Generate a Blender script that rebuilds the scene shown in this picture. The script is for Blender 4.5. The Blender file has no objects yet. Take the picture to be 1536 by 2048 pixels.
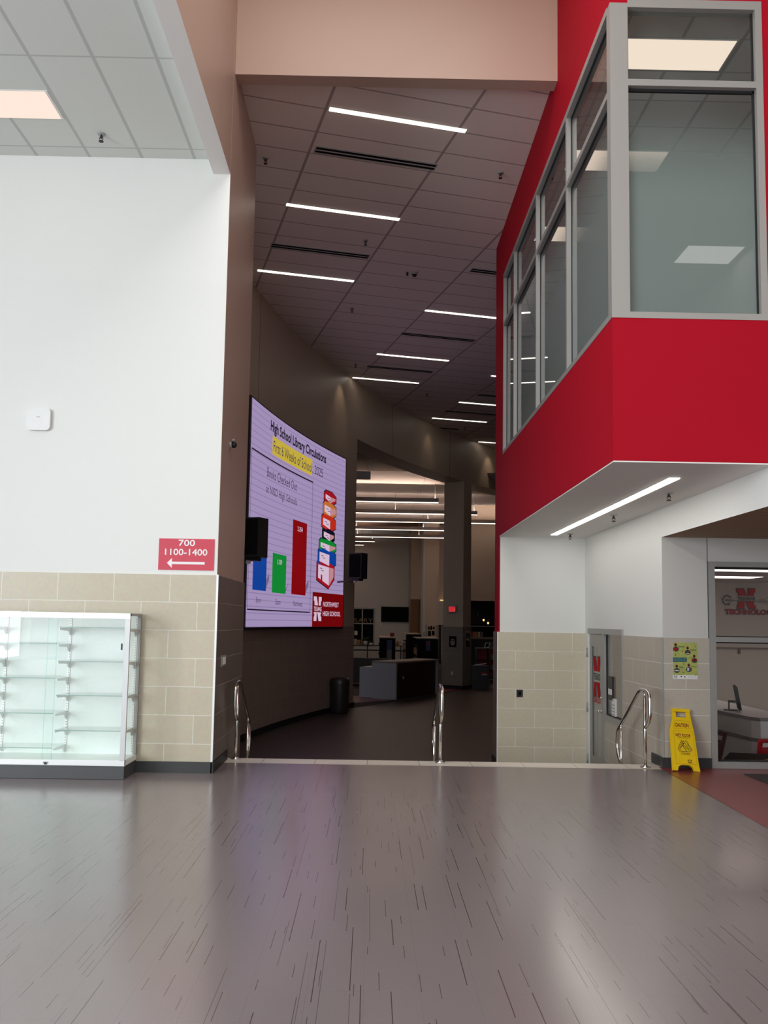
import bpy, bmesh, math, random
from mathutils import Vector, Matrix
random.seed(7)
C = bpy.context.scene.collection
SC = bpy.context.scene

# ------------------------------------------------------------------ camera
F, CX, CY, PITCH, ROLL, YAW, EYE = 1800., 756., 1078., .0915, .0168, .0077, 1.62
fw = Vector((math.sin(YAW)*math.cos(PITCH), math.cos(YAW)*math.cos(PITCH), math.sin(PITCH)))
rt = Vector((math.cos(YAW), -math.sin(YAW), 0)); up = rt.cross(fw)
r2 = rt*math.cos(ROLL)+up*math.sin(ROLL); u2 = up*math.cos(ROLL)-rt*math.sin(ROLL)
cd = bpy.data.cameras.new('camera'); cam = bpy.data.objects.new('camera', cd); C.objects.link(cam)
cam.matrix_world = Matrix(((r2.x, u2.x, -fw.x, 0), (r2.y, u2.y, -fw.y, 0), (r2.z, u2.z, -fw.z, EYE), (0, 0, 0, 1)))
cd.sensor_fit = 'HORIZONTAL'; cd.sensor_width = 36; cd.lens = F*36/1536
cd.shift_x = (768-CX)/1536; cd.shift_y = (CY-1024)/1536
cd.clip_start = .05; cd.clip_end = 300
SC.camera = cam

# ------------------------------------------------------------------ light, world, exposure
SC.view_settings.view_transform = 'Standard'; SC.view_settings.look = 'None'
SC.view_settings.gamma = 1; SC.view_settings.exposure = .05; SC.view_settings.use_curve_mapping = False
try:
    SC.cycles.max_bounces = 9; SC.cycles.diffuse_bounces = 5; SC.cycles.transparent_max_bounces = 16
    SC.cycles.sample_clamp_indirect = 2.5; SC.cycles.denoising_prefilter = 'ACCURATE'; SC.cycles.denoising_input_passes = 'RGB_ALBEDO_NORMAL'; SC.cycles.sample_clamp_direct = 20; SC.cycles.caustics_reflective = False; SC.cycles.caustics_refractive = False
    SC.cycles.use_denoising = True
except Exception: pass
w = bpy.data.worlds.new('world'); SC.world = w; w.use_nodes = True
w.node_tree.nodes['Background'].inputs[0].default_value = (.75, .85, 1, 1)
w.node_tree.nodes['Background'].inputs[1].default_value = 1.0

def area(name, loc, direction, sx, sy, power, col=(1, 1, 1), spread=180):
    l = bpy.data.lights.new(name, 'AREA'); l.shape = 'RECTANGLE'; l.size = sx; l.size_y = sy
    l.energy = power; l.color = col; l.spread = math.radians(spread)
    o = bpy.data.objects.new(name, l); C.objects.link(o); o.location = loc
    o.rotation_euler = Vector(direction).to_track_quat('-Z', 'Y').to_euler()
    return o
# daylight entering through the glazing behind the camera (rear wall) and in the far left wall
area('daylight_rear', (-3.2, -6.75, 3.4), (0, 1, 0), 12.4, 5.8, 195, (.93, .98, 1))
area('daylight_rear_tall', (1.0, -6.75, 6.4), (0, 1, 0), 4.0, 5.0, 200, (1, .95, .9))
area('daylight_left', (-9.75, -2.6, 3.2), (1, 0, 0), 8.6, 5.4, 1400, (.93, .98, 1))
# unseen area lamp added under the hall ceiling to brighten steps and red face
area('hall_fill_lamp', (.0, 4.2, 9.62), (0, 0, -1), 3.0, 8.0, 270, (1, .98, .95))

def lin(c):
    c = c/255.
    return c/12.92 if c <= .04045 else ((c+.055)/1.055)**2.4
def S(r, g, b): return (lin(r), lin(g), lin(b), 1)

# ------------------------------------------------------------------ materials
M = {}
def nm(name):
    m = bpy.data.materials.new(name); m.use_nodes = True; nt = m.node_tree
    b = nt.nodes['Principled BSDF']; M[name] = m
    return m, nt, b
def N(nt, t, **k):
    n = nt.nodes.new(t)
    for a, v in k.items(): setattr(n, a, v)
    return n
def pmat(name, col, rough=.5, metal=0, noise=.04, nscale=30, bump=0, emit=None, es=1, spec=.5, coat=0):
    m, nt, b = nm(name)
    b.inputs['Roughness'].default_value = rough; b.inputs['Metallic'].default_value = metal
    b.inputs['Specular IOR Level'].default_value = spec
    if coat: b.inputs['Coat Weight'].default_value = coat
    tc = N(nt, 'ShaderNodeTexCoord'); no = N(nt, 'ShaderNodeTexNoise'); no.inputs['Scale'].default_value = nscale
    no.inputs['Detail'].default_value = 4
    nt.links.new(tc.outputs['Object'], no.inputs['Vector'])
    mx = N(nt, 'ShaderNodeMix', data_type='RGBA')
    mx.inputs[6].default_value = tuple(max(0, c*(1-noise)) for c in col[:3])+(1,)
    mx.inputs[7].default_value = tuple(min(1, c*(1+noise)) for c in col[:3])+(1,)
    nt.links.new(no.outputs['Fac'], mx.inputs[0]); nt.links.new(mx.outputs[2], b.inputs['Base Color'])
    if bump:
        bp = N(nt, 'ShaderNodeBump'); bp.inputs['Strength'].default_value = bump; bp.inputs['Distance'].default_value = .01
        nt.links.new(no.outputs['Fac'], bp.inputs['Height']); nt.links.new(bp.outputs[0], b.inputs['Normal'])
    if emit:
        b.inputs['Emission Color'].default_value = emit; b.inputs['Emission Strength'].default_value = es
    return m
def mathn(nt, op, a, b=None, c=None):
    n = N(nt, 'ShaderNodeMath', operation=op)
    for i, v in enumerate((a, b, c)):
        if v is None: continue
        if isinstance(v, (int, float)): n.inputs[i].default_value = v
        else: nt.links.new(v, n.inputs[i])
    return n.outputs[0]

pmat('white_paint', (.78, .785, .755, 1), .55, bump=.05, nscale=120)
pmat('panel_white', (.56, .54, .51, 1), .45, bump=.03, nscale=90)
pmat('taupe_paint', (.50, .345, .275, 1), .42, bump=.05, nscale=120)
pmat('taupe_curve', (.54, .43, .34, 1), .42, bump=.05, nscale=120)
pmat('red_paint', (.38, .007, .019, 1), .6, spec=.04, bump=.05, nscale=120)
pmat('soffit_paint', (.82, .79, .76, 1), .6, bump=.03, nscale=80)
pmat('tan_paint', (.52, .43, .35, 1), .6)
pmat('grey_wall', (.30, .26, .25, 1), .7)
pmat('library_white', (.66, .68, .68, 1), .6)
pmat('base_rubber', (.035, .036, .036, 1), .45)
pmat('black_rubber', (.006, .006, .006, 1), .5)
pmat('alu', (.36, .35, .335, 1), .42, metal=.35, nscale=200)
pmat('alu_bright', (.86, .86, .86, 1), .35, metal=.25, nscale=200)
pmat('alu_post', (.62, .62, .62, 1), .4, metal=.3)
pmat('steel', (.72, .70, .67, 1), .16, metal=1, nscale=200)
pmat('gasket', (.006, .006, .007, 1), .6)
pmat('black', (.008, .008, .009, 1), .45)
pmat('black_matte', (.004, .004, .004, 1), .9, spec=.1)
pmat('dark_brown', (.03, .018, .014, 1), .6)
pmat('ceiling_tile', (.62, .615, .59, 1), .9, noise=.06, nscale=300, bump=.15)
pmat('grid_metal', (.50, .50, .475, 1), .5)
pmat('plastic_white', (.80, .80, .79, 1), .35)
pmat('plastic_grey', (.35, .35, .35, 1), .4)
pmat('sign_red', S(205, 62, 82), .5)
pmat('white_vinyl', (.86, .84, .84, 1), .5)
pmat('shelf_edge', (.30, .46, .42, 1), .2)
pmat('kick_grey', (.065, .066, .07, 1), .4)
pmat('case_white', (.90, .95, .925, 1), .35)
pmat('yellow_plastic', (.80, .52, .003, 1), .38, noise=.08, nscale=20)
pmat('yellow_groove', (.50, .30, .002, 1), .5)
pmat('red_ink', (.22, .008, .008, 1), .5)
pmat('dark_ink', (.02, .018, .015, 1), .6)
pmat('poster_green', (.37, .40, .10, 1), .55, noise=.25, nscale=14)
pmat('poster_line', (.55, .58, .16, 1), .55)
pmat('poster_teal', (.01, .07, .08, 1), .55)
pmat('poster_teal_text', (.15, .35, .38, 1), .55)
pmat('poster_dark', (.022, .036, .036, 1), .55)
pmat('poster_pin', (.30, .02, .03, 1), .55)
pmat('poster_pin_dark', (.08, .006, .01, 1), .55)
pmat('poster_cream', (.75, .62, .40, 1), .55)
pmat('poster_blue', (.35, .48, .75, 1), .55)
pmat('paper', (.75, .74, .73, 1), .6)
pmat('vinyl_red', (.50, .005, .014, 1), .7, spec=.08)
pmat('vinyl_pale', (.62, .5, .46, 1), .5)
pmat('desk_white', (.30, .30, .33, 1), .4)
pmat('desk_red', (.028, .004, .004, 1), .5)
pmat('counter_white', (.80, .79, .77, 1), .4)
pmat('counter_edge', (.26, .24, .235, 1), .4)
pmat('cardboard', (.30, .19, .11, 1), .8)
pmat('chair_red', (.42, .006, .012, 1), .35)
pmat('chair_brown', (.10, .022, .02, 1), .4)
pmat('floor_red', (.22, .035, .04, 1), .3, noise=.15, nscale=60)
pmat('floor_mat', (.045, .035, .035, 1), .9, noise=.5, nscale=200, bump=.4)
pmat('carpet_dark', (.02, .012, .012, 1), .9)
pmat('shelf_top', (.27, .23, .20, 1), .5)
pmat('bin_grey', (.03, .033, .04, 1), .45)
pmat('bin_brown', (.022, .018, .018, 1), .4)
pmat('wood_door', (.13, .055, .012, 1), .5, noise=.3, nscale=8)
pmat('green_plant', (.05, .08, .03, 1), .7)
pmat('book_tan', (.30, .17, .08, 1), .7)
pmat('book_cream', (.40, .34, .28, 1), .7)
pmat('book_red', (.20, .01, .01, 1), .7)
pmat('book_blue', (.03, .04, .12, 1), .7)
pmat('book_grey', (.12, .11, .11, 1), .7)
pmat('book_plum', (.10, .03, .08, 1), .7)
pmat('gold_letters', (.17, .115, .07, 1), .6)
pmat('stone_desk', (.20, .16, .15, 1), .4)

def emat(name, col, s, base=(.02, .02, .02, 1)):
    m, nt, b = nm(name); b.inputs['Base Color'].default_value = base
    b.inputs['Emission Color'].default_value = col; b.inputs['Emission Strength'].default_value = s
    b.inputs['Roughness'].default_value = .5
    return m
emat('led', (1, .93, .78, 1), 3.8)
emat('led_soffit', (1, .93, .84, 1), 10.5)
emat('led_lib', (1, .83, .68, 1), 3.5)
emat('led_up', (1, .80, .68, 1), 34)
emat('panel_left', (1, .80, .68, 1), .92)
emat('panel_room', (1, .80, .66, 1), 1.0)
emat('panel_hall', (1, .97, .93, 1), 5)
emat('panel_tech', (1, .86, .80, 1), 3)
emat('bulb', (1, .62, .25, 1), 1.3)
emat('exit_red', (1, .05, .06, 1), .65)
# screen colours
for n_, c_ in dict(scr_bg=(156, 138, 176), scr_black=(22, 14, 30), scr_thin=(62, 50, 74), scr_yellow=(196, 172, 62), scr_blue=(2, 62, 150), scr_green=(6, 132, 48),
                   scr_red=(128, 0, 6), scr_white=(212, 186, 208), scr_redbox=(108, 0, 4), scr_pink=(190, 134, 140), scr_orange=(190, 108, 50),
                   scr_vermil=(186, 40, 22), scr_navy=(10, 8, 34), scr_shade=(118, 100, 136), scr_crimson=(160, 14, 30)).items():
    emat(n_, S(*c_), .93)
M['scr_bg'].node_tree.nodes['Principled BSDF'].inputs['Emission Strength'].default_value = 1.0
def lined_screen():
    nt = M['scr_bg'].node_tree; b = nt.nodes['Principled BSDF']
    uv = N(nt, 'ShaderNodeUVMap'); sp = N(nt, 'ShaderNodeSeparateXYZ'); nt.links.new(uv.outputs[0], sp.inputs[0])
    f = mathn(nt, 'FRACT', mathn(nt, 'MULTIPLY', sp.outputs[1], 1/.125))
    k = mathn(nt, 'LESS_THAN', f, .14)
    mx = N(nt, 'ShaderNodeMix', data_type='RGBA'); mx.inputs[6].default_value = S(156, 138, 178); mx.inputs[7].default_value = S(136, 118, 158)
    nt.links.new(k, mx.inputs[0]); nt.links.new(mx.outputs[2], b.inputs['Emission Color'])
lined_screen()

def tile_mat(name, c1, c2, grout, w=.6, rough=.35, ms=.0035, uoff=0., off=.5):
    m, nt, b = nm(name)
    uv = N(nt, 'ShaderNodeUVMap'); mp = N(nt, 'ShaderNodeMapping'); mp.inputs['Location'].default_value = (uoff, 0, 0)
    br = N(nt, 'ShaderNodeTexBrick'); br.offset = off; br.offset_frequency = 2; br.squash = 1
    br.inputs['Scale'].default_value = 1; br.inputs['Brick Width'].default_value = w; br.inputs['Row Height'].default_value = .2986
    br.inputs['Mortar Size'].default_value = ms; br.inputs['Mortar Smooth'].default_value = .1; br.inputs['Bias'].default_value = 0
    br.inputs['Color1'].default_value = c1; br.inputs['Color2'].default_value = c2; br.inputs['Mortar'].default_value = grout
    nt.links.new(uv.outputs[0], mp.inputs[0]); nt.links.new(mp.outputs[0], br.inputs[0])
    no = N(nt, 'ShaderNodeTexNoise'); no.inputs['Scale'].default_value = 22; no.inputs['Detail'].default_value = 6
    nt.links.new(uv.outputs[0], no.inputs[0])
    mx = N(nt, 'ShaderNodeMix', data_type='RGBA', blend_type='MULTIPLY'); mx.inputs[0].default_value = .22
    nt.links.new(br.outputs[0], mx.inputs[6]); nt.links.new(no.outputs['Color'], mx.inputs[7])
    nt.links.new(mx.outputs[2], b.inputs['Base Color']); b.inputs['Roughness'].default_value = rough
    bp = N(nt, 'ShaderNodeBump', invert=True); bp.inputs['Strength'].default_value = .4; bp.inputs['Distance'].default_value = .004
    nt.links.new(br.outputs[1], bp.inputs['Height']); nt.links.new(bp.outputs[0], b.inputs['Normal'])
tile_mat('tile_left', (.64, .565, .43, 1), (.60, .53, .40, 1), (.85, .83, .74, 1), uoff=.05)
tile_mat('tile_pillar', (.70, .635, .49, 1), (.66, .60, .46, 1), (.9, .88, .80, 1), uoff=.08)
tile_mat('tile_right', (.52, .465, .39, 1), (.50, .445, .37, 1), (.78, .75, .70, 1), uoff=-.09)
tile_mat('tile_right_side', (.50, .44, .365, 1), (.48, .42, .35, 1), (.78, .75, .70, 1), w=.6, uoff=.25)
tile_mat('tile_shaded', (.21, .165, .135, 1), (.195, .155, .125, 1), (.46, .39, .33, 1), w=.6, uoff=.2)  # wainscot tile for the turned side faces, their shade put into the colour
tile_mat('tile_curve', (.37, .28, .24, 1), (.345, .26, .22, 1), (.52, .41, .36, 1), w=.12, off=0, ms=.003)
tile_mat('tile_column', (.30, .26, .21, 1), (.28, .245, .20, 1), (.40, .36, .30, 1), w=.6)
tile_mat('nosing', (.88, .80, .70, 1), (.85, .78, .68, 1), (.30, .26, .22, 1), w=.6, ms=.004, off=0)

def floor_mat(name, base, streak, rough=.30, amt=1.):
    m, nt, b = nm(name)
    ge = N(nt, 'ShaderNodeNewGeometry'); sp = N(nt, 'ShaderNodeSeparateXYZ'); nt.links.new(ge.outputs['Position'], sp.inputs[0])
    X, Y = sp.outputs[0], sp.outputs[1]
    def layer(wd, L, prob, th, seed, lo, hi):
        xs = mathn(nt, 'MULTIPLY_ADD', X, 1/wd, seed*7.31); cx = mathn(nt, 'FLOOR', xs); fx = mathn(nt, 'FRACT', xs)
        w1 = N(nt, 'ShaderNodeTexWhiteNoise', noise_dimensions='1D'); nt.links.new(mathn(nt, 'ADD', cx, seed*.37), w1.inputs['W'])
        ys = mathn(nt, 'ADD', mathn(nt, 'MULTIPLY', Y, 1/L), w1.outputs['Value']); cy = mathn(nt, 'FLOOR', ys); fy = mathn(nt, 'FRACT', ys)
        cb = N(nt, 'ShaderNodeCombineXYZ'); nt.links.new(cx, cb.inputs[0]); nt.links.new(cy, cb.inputs[1]); cb.inputs[2].default_value = seed
        w2 = N(nt, 'ShaderNodeTexWhiteNoise', noise_dimensions='3D'); nt.links.new(cb.outputs[0], w2.inputs['Vector'])
        sc = N(nt, 'ShaderNodeSeparateColor'); nt.links.new(w2.outputs['Color'], sc.inputs[0])
        jit = mathn(nt, 'MULTIPLY_ADD', sc.outputs[0], .8, .1)
        d = mathn(nt, 'MULTIPLY', mathn(nt, 'ABSOLUTE', mathn(nt, 'SUBTRACT', fx, jit)), wd)
        on = mathn(nt, 'LESS_THAN', d, th)
        ln = mathn(nt, 'MULTIPLY_ADD', sc.outputs[1], hi-lo, lo)
        seg = mathn(nt, 'LESS_THAN', fy, ln)
        pr = mathn(nt, 'LESS_THAN', sc.outputs[2], prob)
        return mathn(nt, 'MULTIPLY', mathn(nt, 'MULTIPLY', on, seg), pr)
    l1 = layer(.12, 1.1, .55, .0022, 1, .35, .75); l2 = layer(.095, .5, .5, .0019, 2, .2, .6); l3 = layer(.15, 1.5, .35, .0022, 5, .4, .8)
    st = mathn(nt, 'MINIMUM', mathn(nt, 'ADD', mathn(nt, 'ADD', l1, mathn(nt, 'MULTIPLY', l2, .8)), mathn(nt, 'MULTIPLY', l3, .5)), 1)
    # plank seams
    px = mathn(nt, 'MULTIPLY', X, 1/.25); fx = mathn(nt, 'FRACT', px); cx = mathn(nt, 'FLOOR', px)
    par = mathn(nt, 'FRACT', mathn(nt, 'MULTIPLY', cx, .3333)); py = mathn(nt, 'ADD', mathn(nt, 'MULTIPLY', Y, 1/.95), par); fy = mathn(nt, 'FRACT', py)
    seam = mathn(nt, 'MAXIMUM', mathn(nt, 'LESS_THAN', fx, .0075), mathn(nt, 'LESS_THAN', fy, .0018))
    # woven fleck
    mp = N(nt, 'ShaderNodeMapping'); mp.inputs['Scale'].default_value = (140, 300, 1); nt.links.new(ge.outputs['Position'], mp.inputs[0])
    no = N(nt, 'ShaderNodeTexNoise'); no.inputs['Scale'].default_value = 1; no.inputs['Detail'].default_value = 3; nt.links.new(mp.outputs[0], no.inputs[0])
    n2 = N(nt, 'ShaderNodeTexNoise'); n2.inputs['Scale'].default_value = .8; n2.inputs['Detail'].default_value = 3; nt.links.new(ge.outputs['Position'], n2.inputs[0])
    f = mathn(nt, 'ADD', mathn(nt, 'MULTIPLY', no.outputs['Fac'], .75), mathn(nt, 'MULTIPLY', n2.outputs['Fac'], .25))
    mx = N(nt, 'ShaderNodeMix', data_type='RGBA'); mx.inputs[6].default_value = tuple(c*.74 for c in base[:3])+(1,); mx.inputs[7].default_value = tuple(c*1.26 for c in base[:3])+(1,)
    nt.links.new(f, mx.inputs[0])
    m1 = N(nt, 'ShaderNodeMix', data_type='RGBA'); nt.links.new(mathn(nt, 'MULTIPLY', seam, .28), m1.inputs[0]); nt.links.new(mx.outputs[2], m1.inputs[6]); m1.inputs[7].default_value = tuple(c*.3 for c in base[:3])+(1,)
    m2 = N(nt, 'ShaderNodeMix', data_type='RGBA'); nt.links.new(mathn(nt, 'MULTIPLY', st, .85*amt), m2.inputs[0]); nt.links.new(m1.outputs[2], m2.inputs[6]); m2.inputs[7].default_value = streak
    nt.links.new(m2.outputs[2], b.inputs['Base Color'])
    b.inputs['Roughness'].default_value = rough; b.inputs['Specular IOR Level'].default_value = .6; b.inputs['Specular IOR Level'].default_value = .55*amt+.1; b.inputs['IOR'].default_value = 1.5+.28*amt
    bp = N(nt, 'ShaderNodeBump', invert=True); bp.inputs['Strength'].default_value = .25; bp.inputs['Distance'].default_value = .002
    nt.links.new(seam, bp.inputs['Height'])
floor_mat('floor_vinyl', (.215, .18, .182, 1), (.04, .011, .010, 1), .21)
floor_mat('floor_corridor_vinyl', (.06, .044, .041, 1), (.04, .016, .016, 1), .4, .22)

def grid_ceiling_mat(name, base, line, ang, u0, du, v0, dv, lw=.028):
    m, nt, b = nm(name)
    ge = N(nt, 'ShaderNodeNewGeometry'); sp = N(nt, 'ShaderNodeSeparateXYZ'); nt.links.new(ge.outputs['Position'], sp.inputs[0])
    c, s = math.cos(ang), math.sin(ang)
    u = mathn(nt, 'ADD', mathn(nt, 'MULTIPLY', sp.outputs[0], c), mathn(nt, 'MULTIPLY', sp.outputs[1], s))
    v = mathn(nt, 'ADD', mathn(nt, 'MULTIPLY', sp.outputs[0], -s), mathn(nt, 'MULTIPLY', sp.outputs[1], c))
    fu = mathn(nt, 'FRACT', mathn(nt, 'MULTIPLY_ADD', u, 1/du, -(u0-lw/2)/du)); fv = mathn(nt, 'FRACT', mathn(nt, 'MULTIPLY_ADD', v, 1/dv, -(v0-lw*.4)/dv))
    k = mathn(nt, 'MAXIMUM', mathn(nt, 'LESS_THAN', fu, lw*1.25/du), mathn(nt, 'LESS_THAN', fv, lw*.8/dv))
    no = N(nt, 'ShaderNodeTexNoise'); no.inputs['Scale'].default_value = 160; nt.links.new(ge.outputs['Position'], no.inputs[0])
    mx = N(nt, 'ShaderNodeMix', data_type='RGBA'); nt.links.new(k, mx.inputs[0]); mx.inputs[6].default_value = base; mx.inputs[7].default_value = line
    nt.links.new(mx.outputs[2], b.inputs['Base Color']); b.inputs['Roughness'].default_value = .85
    bp = N(nt, 'ShaderNodeBump'); bp.inputs['Strength'].default_value = .5; bp.inputs['Distance'].default_value = .004
    nt.links.new(mathn(nt, 'ADD', mathn(nt, 'MULTIPLY', no.outputs['Fac'], .25), k), bp.inputs['Height']); nt.links.new(bp.outputs[0], b.inputs['Normal'])
grid_ceiling_mat('ceil_left', (.70, .715, .675, 1), (.52, .53, .50, 1), 0, -3.235, .5885, 7.88, 1.61)
grid_ceiling_mat('ceil_room', (.72, .68, .65, 1), (.46, .44, .42, 1), 0, 2.93, .59, 8.22, .52)
grid_ceiling_mat('ceil_corridor', (.86, .76, .71, 1), (.42, .35, .33, 1), math.radians(15), 2.13, 1.745, 9.96, .5505, .03)
grid_ceiling_mat('ceil_wood', (.16, .085, .045, 1), (.035, .02, .012, 1), 0, 0, 40, 0, .11, .012)
grid_ceiling_mat('ceil_wood_soffit', (.40, .25, .16, 1), (.08, .045, .03, 1), 0, 0, 40, 0, .09, .022)
grid_ceiling_mat('cloud_white', (.62, .52, .46, 1), (.40, .33, .29, 1), 0, 1.9, 3.9, 0, 90, .015)

def glass_mat(name, tint=(.93, .96, .95), film=None, refl=1.):
    m = bpy.data.materials.new(name); m.use_nodes = True; M[name] = m; nt = m.node_tree; nt.nodes.clear()
    out = N(nt, 'ShaderNodeOutputMaterial'); tr = N(nt, 'ShaderNodeBsdfTransparent'); tr.inputs[0].default_value = tint+(1,)
    base = tr.outputs[0]
    if film:
        col, z0, z1, mx_ = film
        ge = N(nt, 'ShaderNodeNewGeometry'); sp = N(nt, 'ShaderNodeSeparateXYZ'); nt.links.new(ge.outputs['Position'], sp.inputs[0])
        mr = N(nt, 'ShaderNodeMapRange', interpolation_type='SMOOTHSTEP'); nt.links.new(sp.outputs[2], mr.inputs[0])
        mr.inputs[1].default_value = z0; mr.inputs[2].default_value = z1; mr.inputs[3].default_value = mx_; mr.inputs[4].default_value = 0
        df = N(nt, 'ShaderNodeBsdfDiffuse'); df.inputs[0].default_value = col; tl = N(nt, 'ShaderNodeBsdfTranslucent'); tl.inputs[0].default_value = col
        a = N(nt, 'ShaderNodeMixShader'); a.inputs[0].default_value = .35; nt.links.new(df.outputs[0], a.inputs[1]); nt.links.new(tl.outputs[0], a.inputs[2])
        q = N(nt, 'ShaderNodeMixShader'); nt.links.new(mr.outputs[0], q.inputs[0]); nt.links.new(tr.outputs[0], q.inputs[1]); nt.links.new(a.outputs[0], q.inputs[2])
        base = q.outputs[0]
    fr = N(nt, 'ShaderNodeFresnel'); fr.inputs[0].default_value = 1.5
    gl = N(nt, 'ShaderNodeBsdfGlossy'); gl.inputs['Roughness'].default_value = .0; gl.inputs[0].default_value = (refl, refl, refl, 1)
    g2 = N(nt, 'ShaderNodeNewGeometry'); ms = N(nt, 'ShaderNodeMixShader'); nt.links.new(mathn(nt, 'MULTIPLY', fr.outputs[0], mathn(nt, 'SUBTRACT', 1, g2.outputs['Backfacing'])), ms.inputs[0]); nt.links.new(base, ms.inputs[1]); nt.links.new(gl.outputs[0], ms.inputs[2])
    nt.links.new(ms.outputs[0], out.inputs[0])
glass_mat('glass')
glass_mat('glass_case', (.985, 1., .992), refl=.8)
glass_mat('glass_green', (.86, .95, .92))
glass_mat('glass_tech', (.90, .88, .87))
glass_mat('glass_film', (.92, .94, .93), ((.25, .305, .29, 1), 5.35, 6.25, .93))

# ------------------------------------------------------------------ mesh builder
class MB:
    def __init__(s): s.v = []; s.f = []; s.mi = []; s.uv = []; s.mats = []; s.sm = []
    def m(s, mat):
        if mat not in s.mats: s.mats.append(mat)
        return s.mats.index(mat)
    def face(s, pts, mat, uv=None, smooth=False):
        i = len(s.v); s.v += [tuple(p) for p in pts]; s.f.append(list(range(i, i+len(pts)))); s.mi.append(s.m(mat)); s.sm.append(smooth)
        if uv is None:
            a, b_, c = Vector(pts[0]), Vector(pts[1]), Vector(pts[2]); n = (b_-a).cross(c-a)
            ax = max(range(3), key=lambda k: abs(n[k]))
            uv = [((p[1], p[2]) if ax == 0 else (p[0], p[2]) if ax == 1 else (p[0], p[1])) for p in pts]
        s.uv.append(uv)
    def box(s, x0, x1, y0, y1, z0, z1, mat, mats=None):
        g = lambda k: (mats or {}).get(k, mat)
        s.face([(x0, y0, z0), (x1, y0, z0), (x1, y0, z1), (x0, y0, z1)], g('-y'))
        s.face([(x1, y1, z0), (x0, y1, z0), (x0, y1, z1), (x1, y1, z1)], g('+y'))
        s.face([(x0, y1, z0), (x0, y0, z0), (x0, y0, z1), (x0, y1, z1)], g('-x'))
        s.face([(x1, y0, z0), (x1, y1, z0), (x1, y1, z1), (x1, y0, z1)], g('+x'))
        s.face([(x0, y0, z1), (x1, y0, z1), (x1, y1, z1), (x0, y1, z1)], g('+z'))
        s.face([(x0, y1, z0), (x1, y1, z0), (x1, y0, z0), (x0, y0, z0)], g('-z'))
        return s
    def bbox(s, x0, x1, y0, y1, z0, z1, r, mat, axis='y', n=5):
        # rounded-corner slab: rounded rectangle in the plane across `axis`
        a0, a1, b0, b1 = {'y': (x0, x1, z0, z1), 'x': (y0, y1, z0, z1), 'z': (x0, x1, y0, y1)}[axis]
        p = []
        for cx, cy, st in ((a1-r, b1-r, 0), (a0+r, b1-r, 90), (a0+r, b0+r, 180), (a1-r, b0+r, 270)):
            for i in range(n+1):
                t = math.radians(st+90*i/n); p.append((cx+r*math.cos(t), cy+r*math.sin(t)))
        lo, hi = {'y': (y0, y1), 'x': (x0, x1), 'z': (z0, z1)}[axis]
        s.prism(p, lo, hi, axis, mat); return s
    def prism(s, poly, lo, hi, axis, mat, side=None, smooth=False):
        def P(a, b, d): return {'y': (a, d, b), 'x': (d, a, b), 'z': (a, b, d)}[axis]
        ar = sum(poly[i][0]*poly[(i+1) % len(poly)][1]-poly[(i+1) % len(poly)][0]*poly[i][1] for i in range(len(poly)))
        if ar < 0: poly = poly[::-1]
        f0 = [P(a, b, lo) for a, b in poly]; f1 = [P(a, b, hi) for a, b in poly]
        if axis == 'y': s.face(f0, mat); s.face(f1[::-1], mat)
        else: s.face(f0[::-1], mat); s.face(f1, mat)
        k = len(poly)
        for i in range(k):
            j = (i+1) % k
            q = [f0[i], f0[j], f1[j], f1[i]]
            if axis == 'y': q = q[::-1]
            s.face(q, side or mat, smooth=smooth)
        return s
    def cyl(s, x, y, z0, z1, r, mat, r1=None, n=20, cap=True, axis='z'):
        r1 = r if r1 is None else r1
        def P(a, b, d): return {'z': (x+a, y+b, d), 'y': (x+a, d, y+b), 'x': (d, x+a, y+b)}[axis]
        c0 = [P(r*math.cos(2*math.pi*i/n), r*math.sin(2*math.pi*i/n), z0) for i in range(n)]
        c1 = [P(r1*math.cos(2*math.pi*i/n), r1*math.sin(2*math.pi*i/n), z1) for i in range(n)]
        for i in range(n):
            j = (i+1) % n; s.face([c0[i], c0[j], c1[j], c1[i]], mat, smooth=True)
        if cap:
            s.face(c0[::-1], mat); s.face(c1, mat)
        return s
    def lathe(s, prof, mat, x=0, y=0, n=24):
        for (r0, z0), (r1, z1) in zip(prof, prof[1:]):
            for i in range(n):
                a, b = 2*math.pi*i/n, 2*math.pi*(i+1)/n
                q = [(x+r0*math.cos(a), y+r0*math.sin(a), z0), (x+r0*math.cos(b), y+r0*math.sin(b), z0), (x+r1*math.cos(b), y+r1*math.sin(b), z1), (x+r1*math.cos(a), y+r1*math.sin(a), z1)]
                if r0 < 1e-6: q = q[1:]
                elif r1 < 1e-6: q = q[:3]
                s.face(q, mat, smooth=True)
        return s
    def tube(s, pts, r, mat, n=12, cap=True):
        pts = [Vector(p) for p in pts]; rings = []
        d = (pts[1]-pts[0]).normalized(); ref = Vector((0, 0, 1)) if abs(d.z) < .9 else Vector((1, 0, 0))
        a = d.cross(ref).normalized()
        for i, p in enumerate(pts):
            t = ((pts[min(i+1, len(pts)-1)]-pts[max(i-1, 0)])).normalized()
            a = (a-t*a.dot(t)).normalized(); b = t.cross(a)
            rings.append([p+a*(r*math.cos(2*math.pi*k/n))+b*(r*math.sin(2*math.pi*k/n)) for k in range(n)])
        for A, B in zip(rings, rings[1:]):
            for k in range(n): s.face([A[k], A[(k+1) % n], B[(k+1) % n], B[k]], mat, smooth=True)
        if cap: s.face(rings[0][::-1], mat); s.face(rings[-1], mat)
        return s
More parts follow.
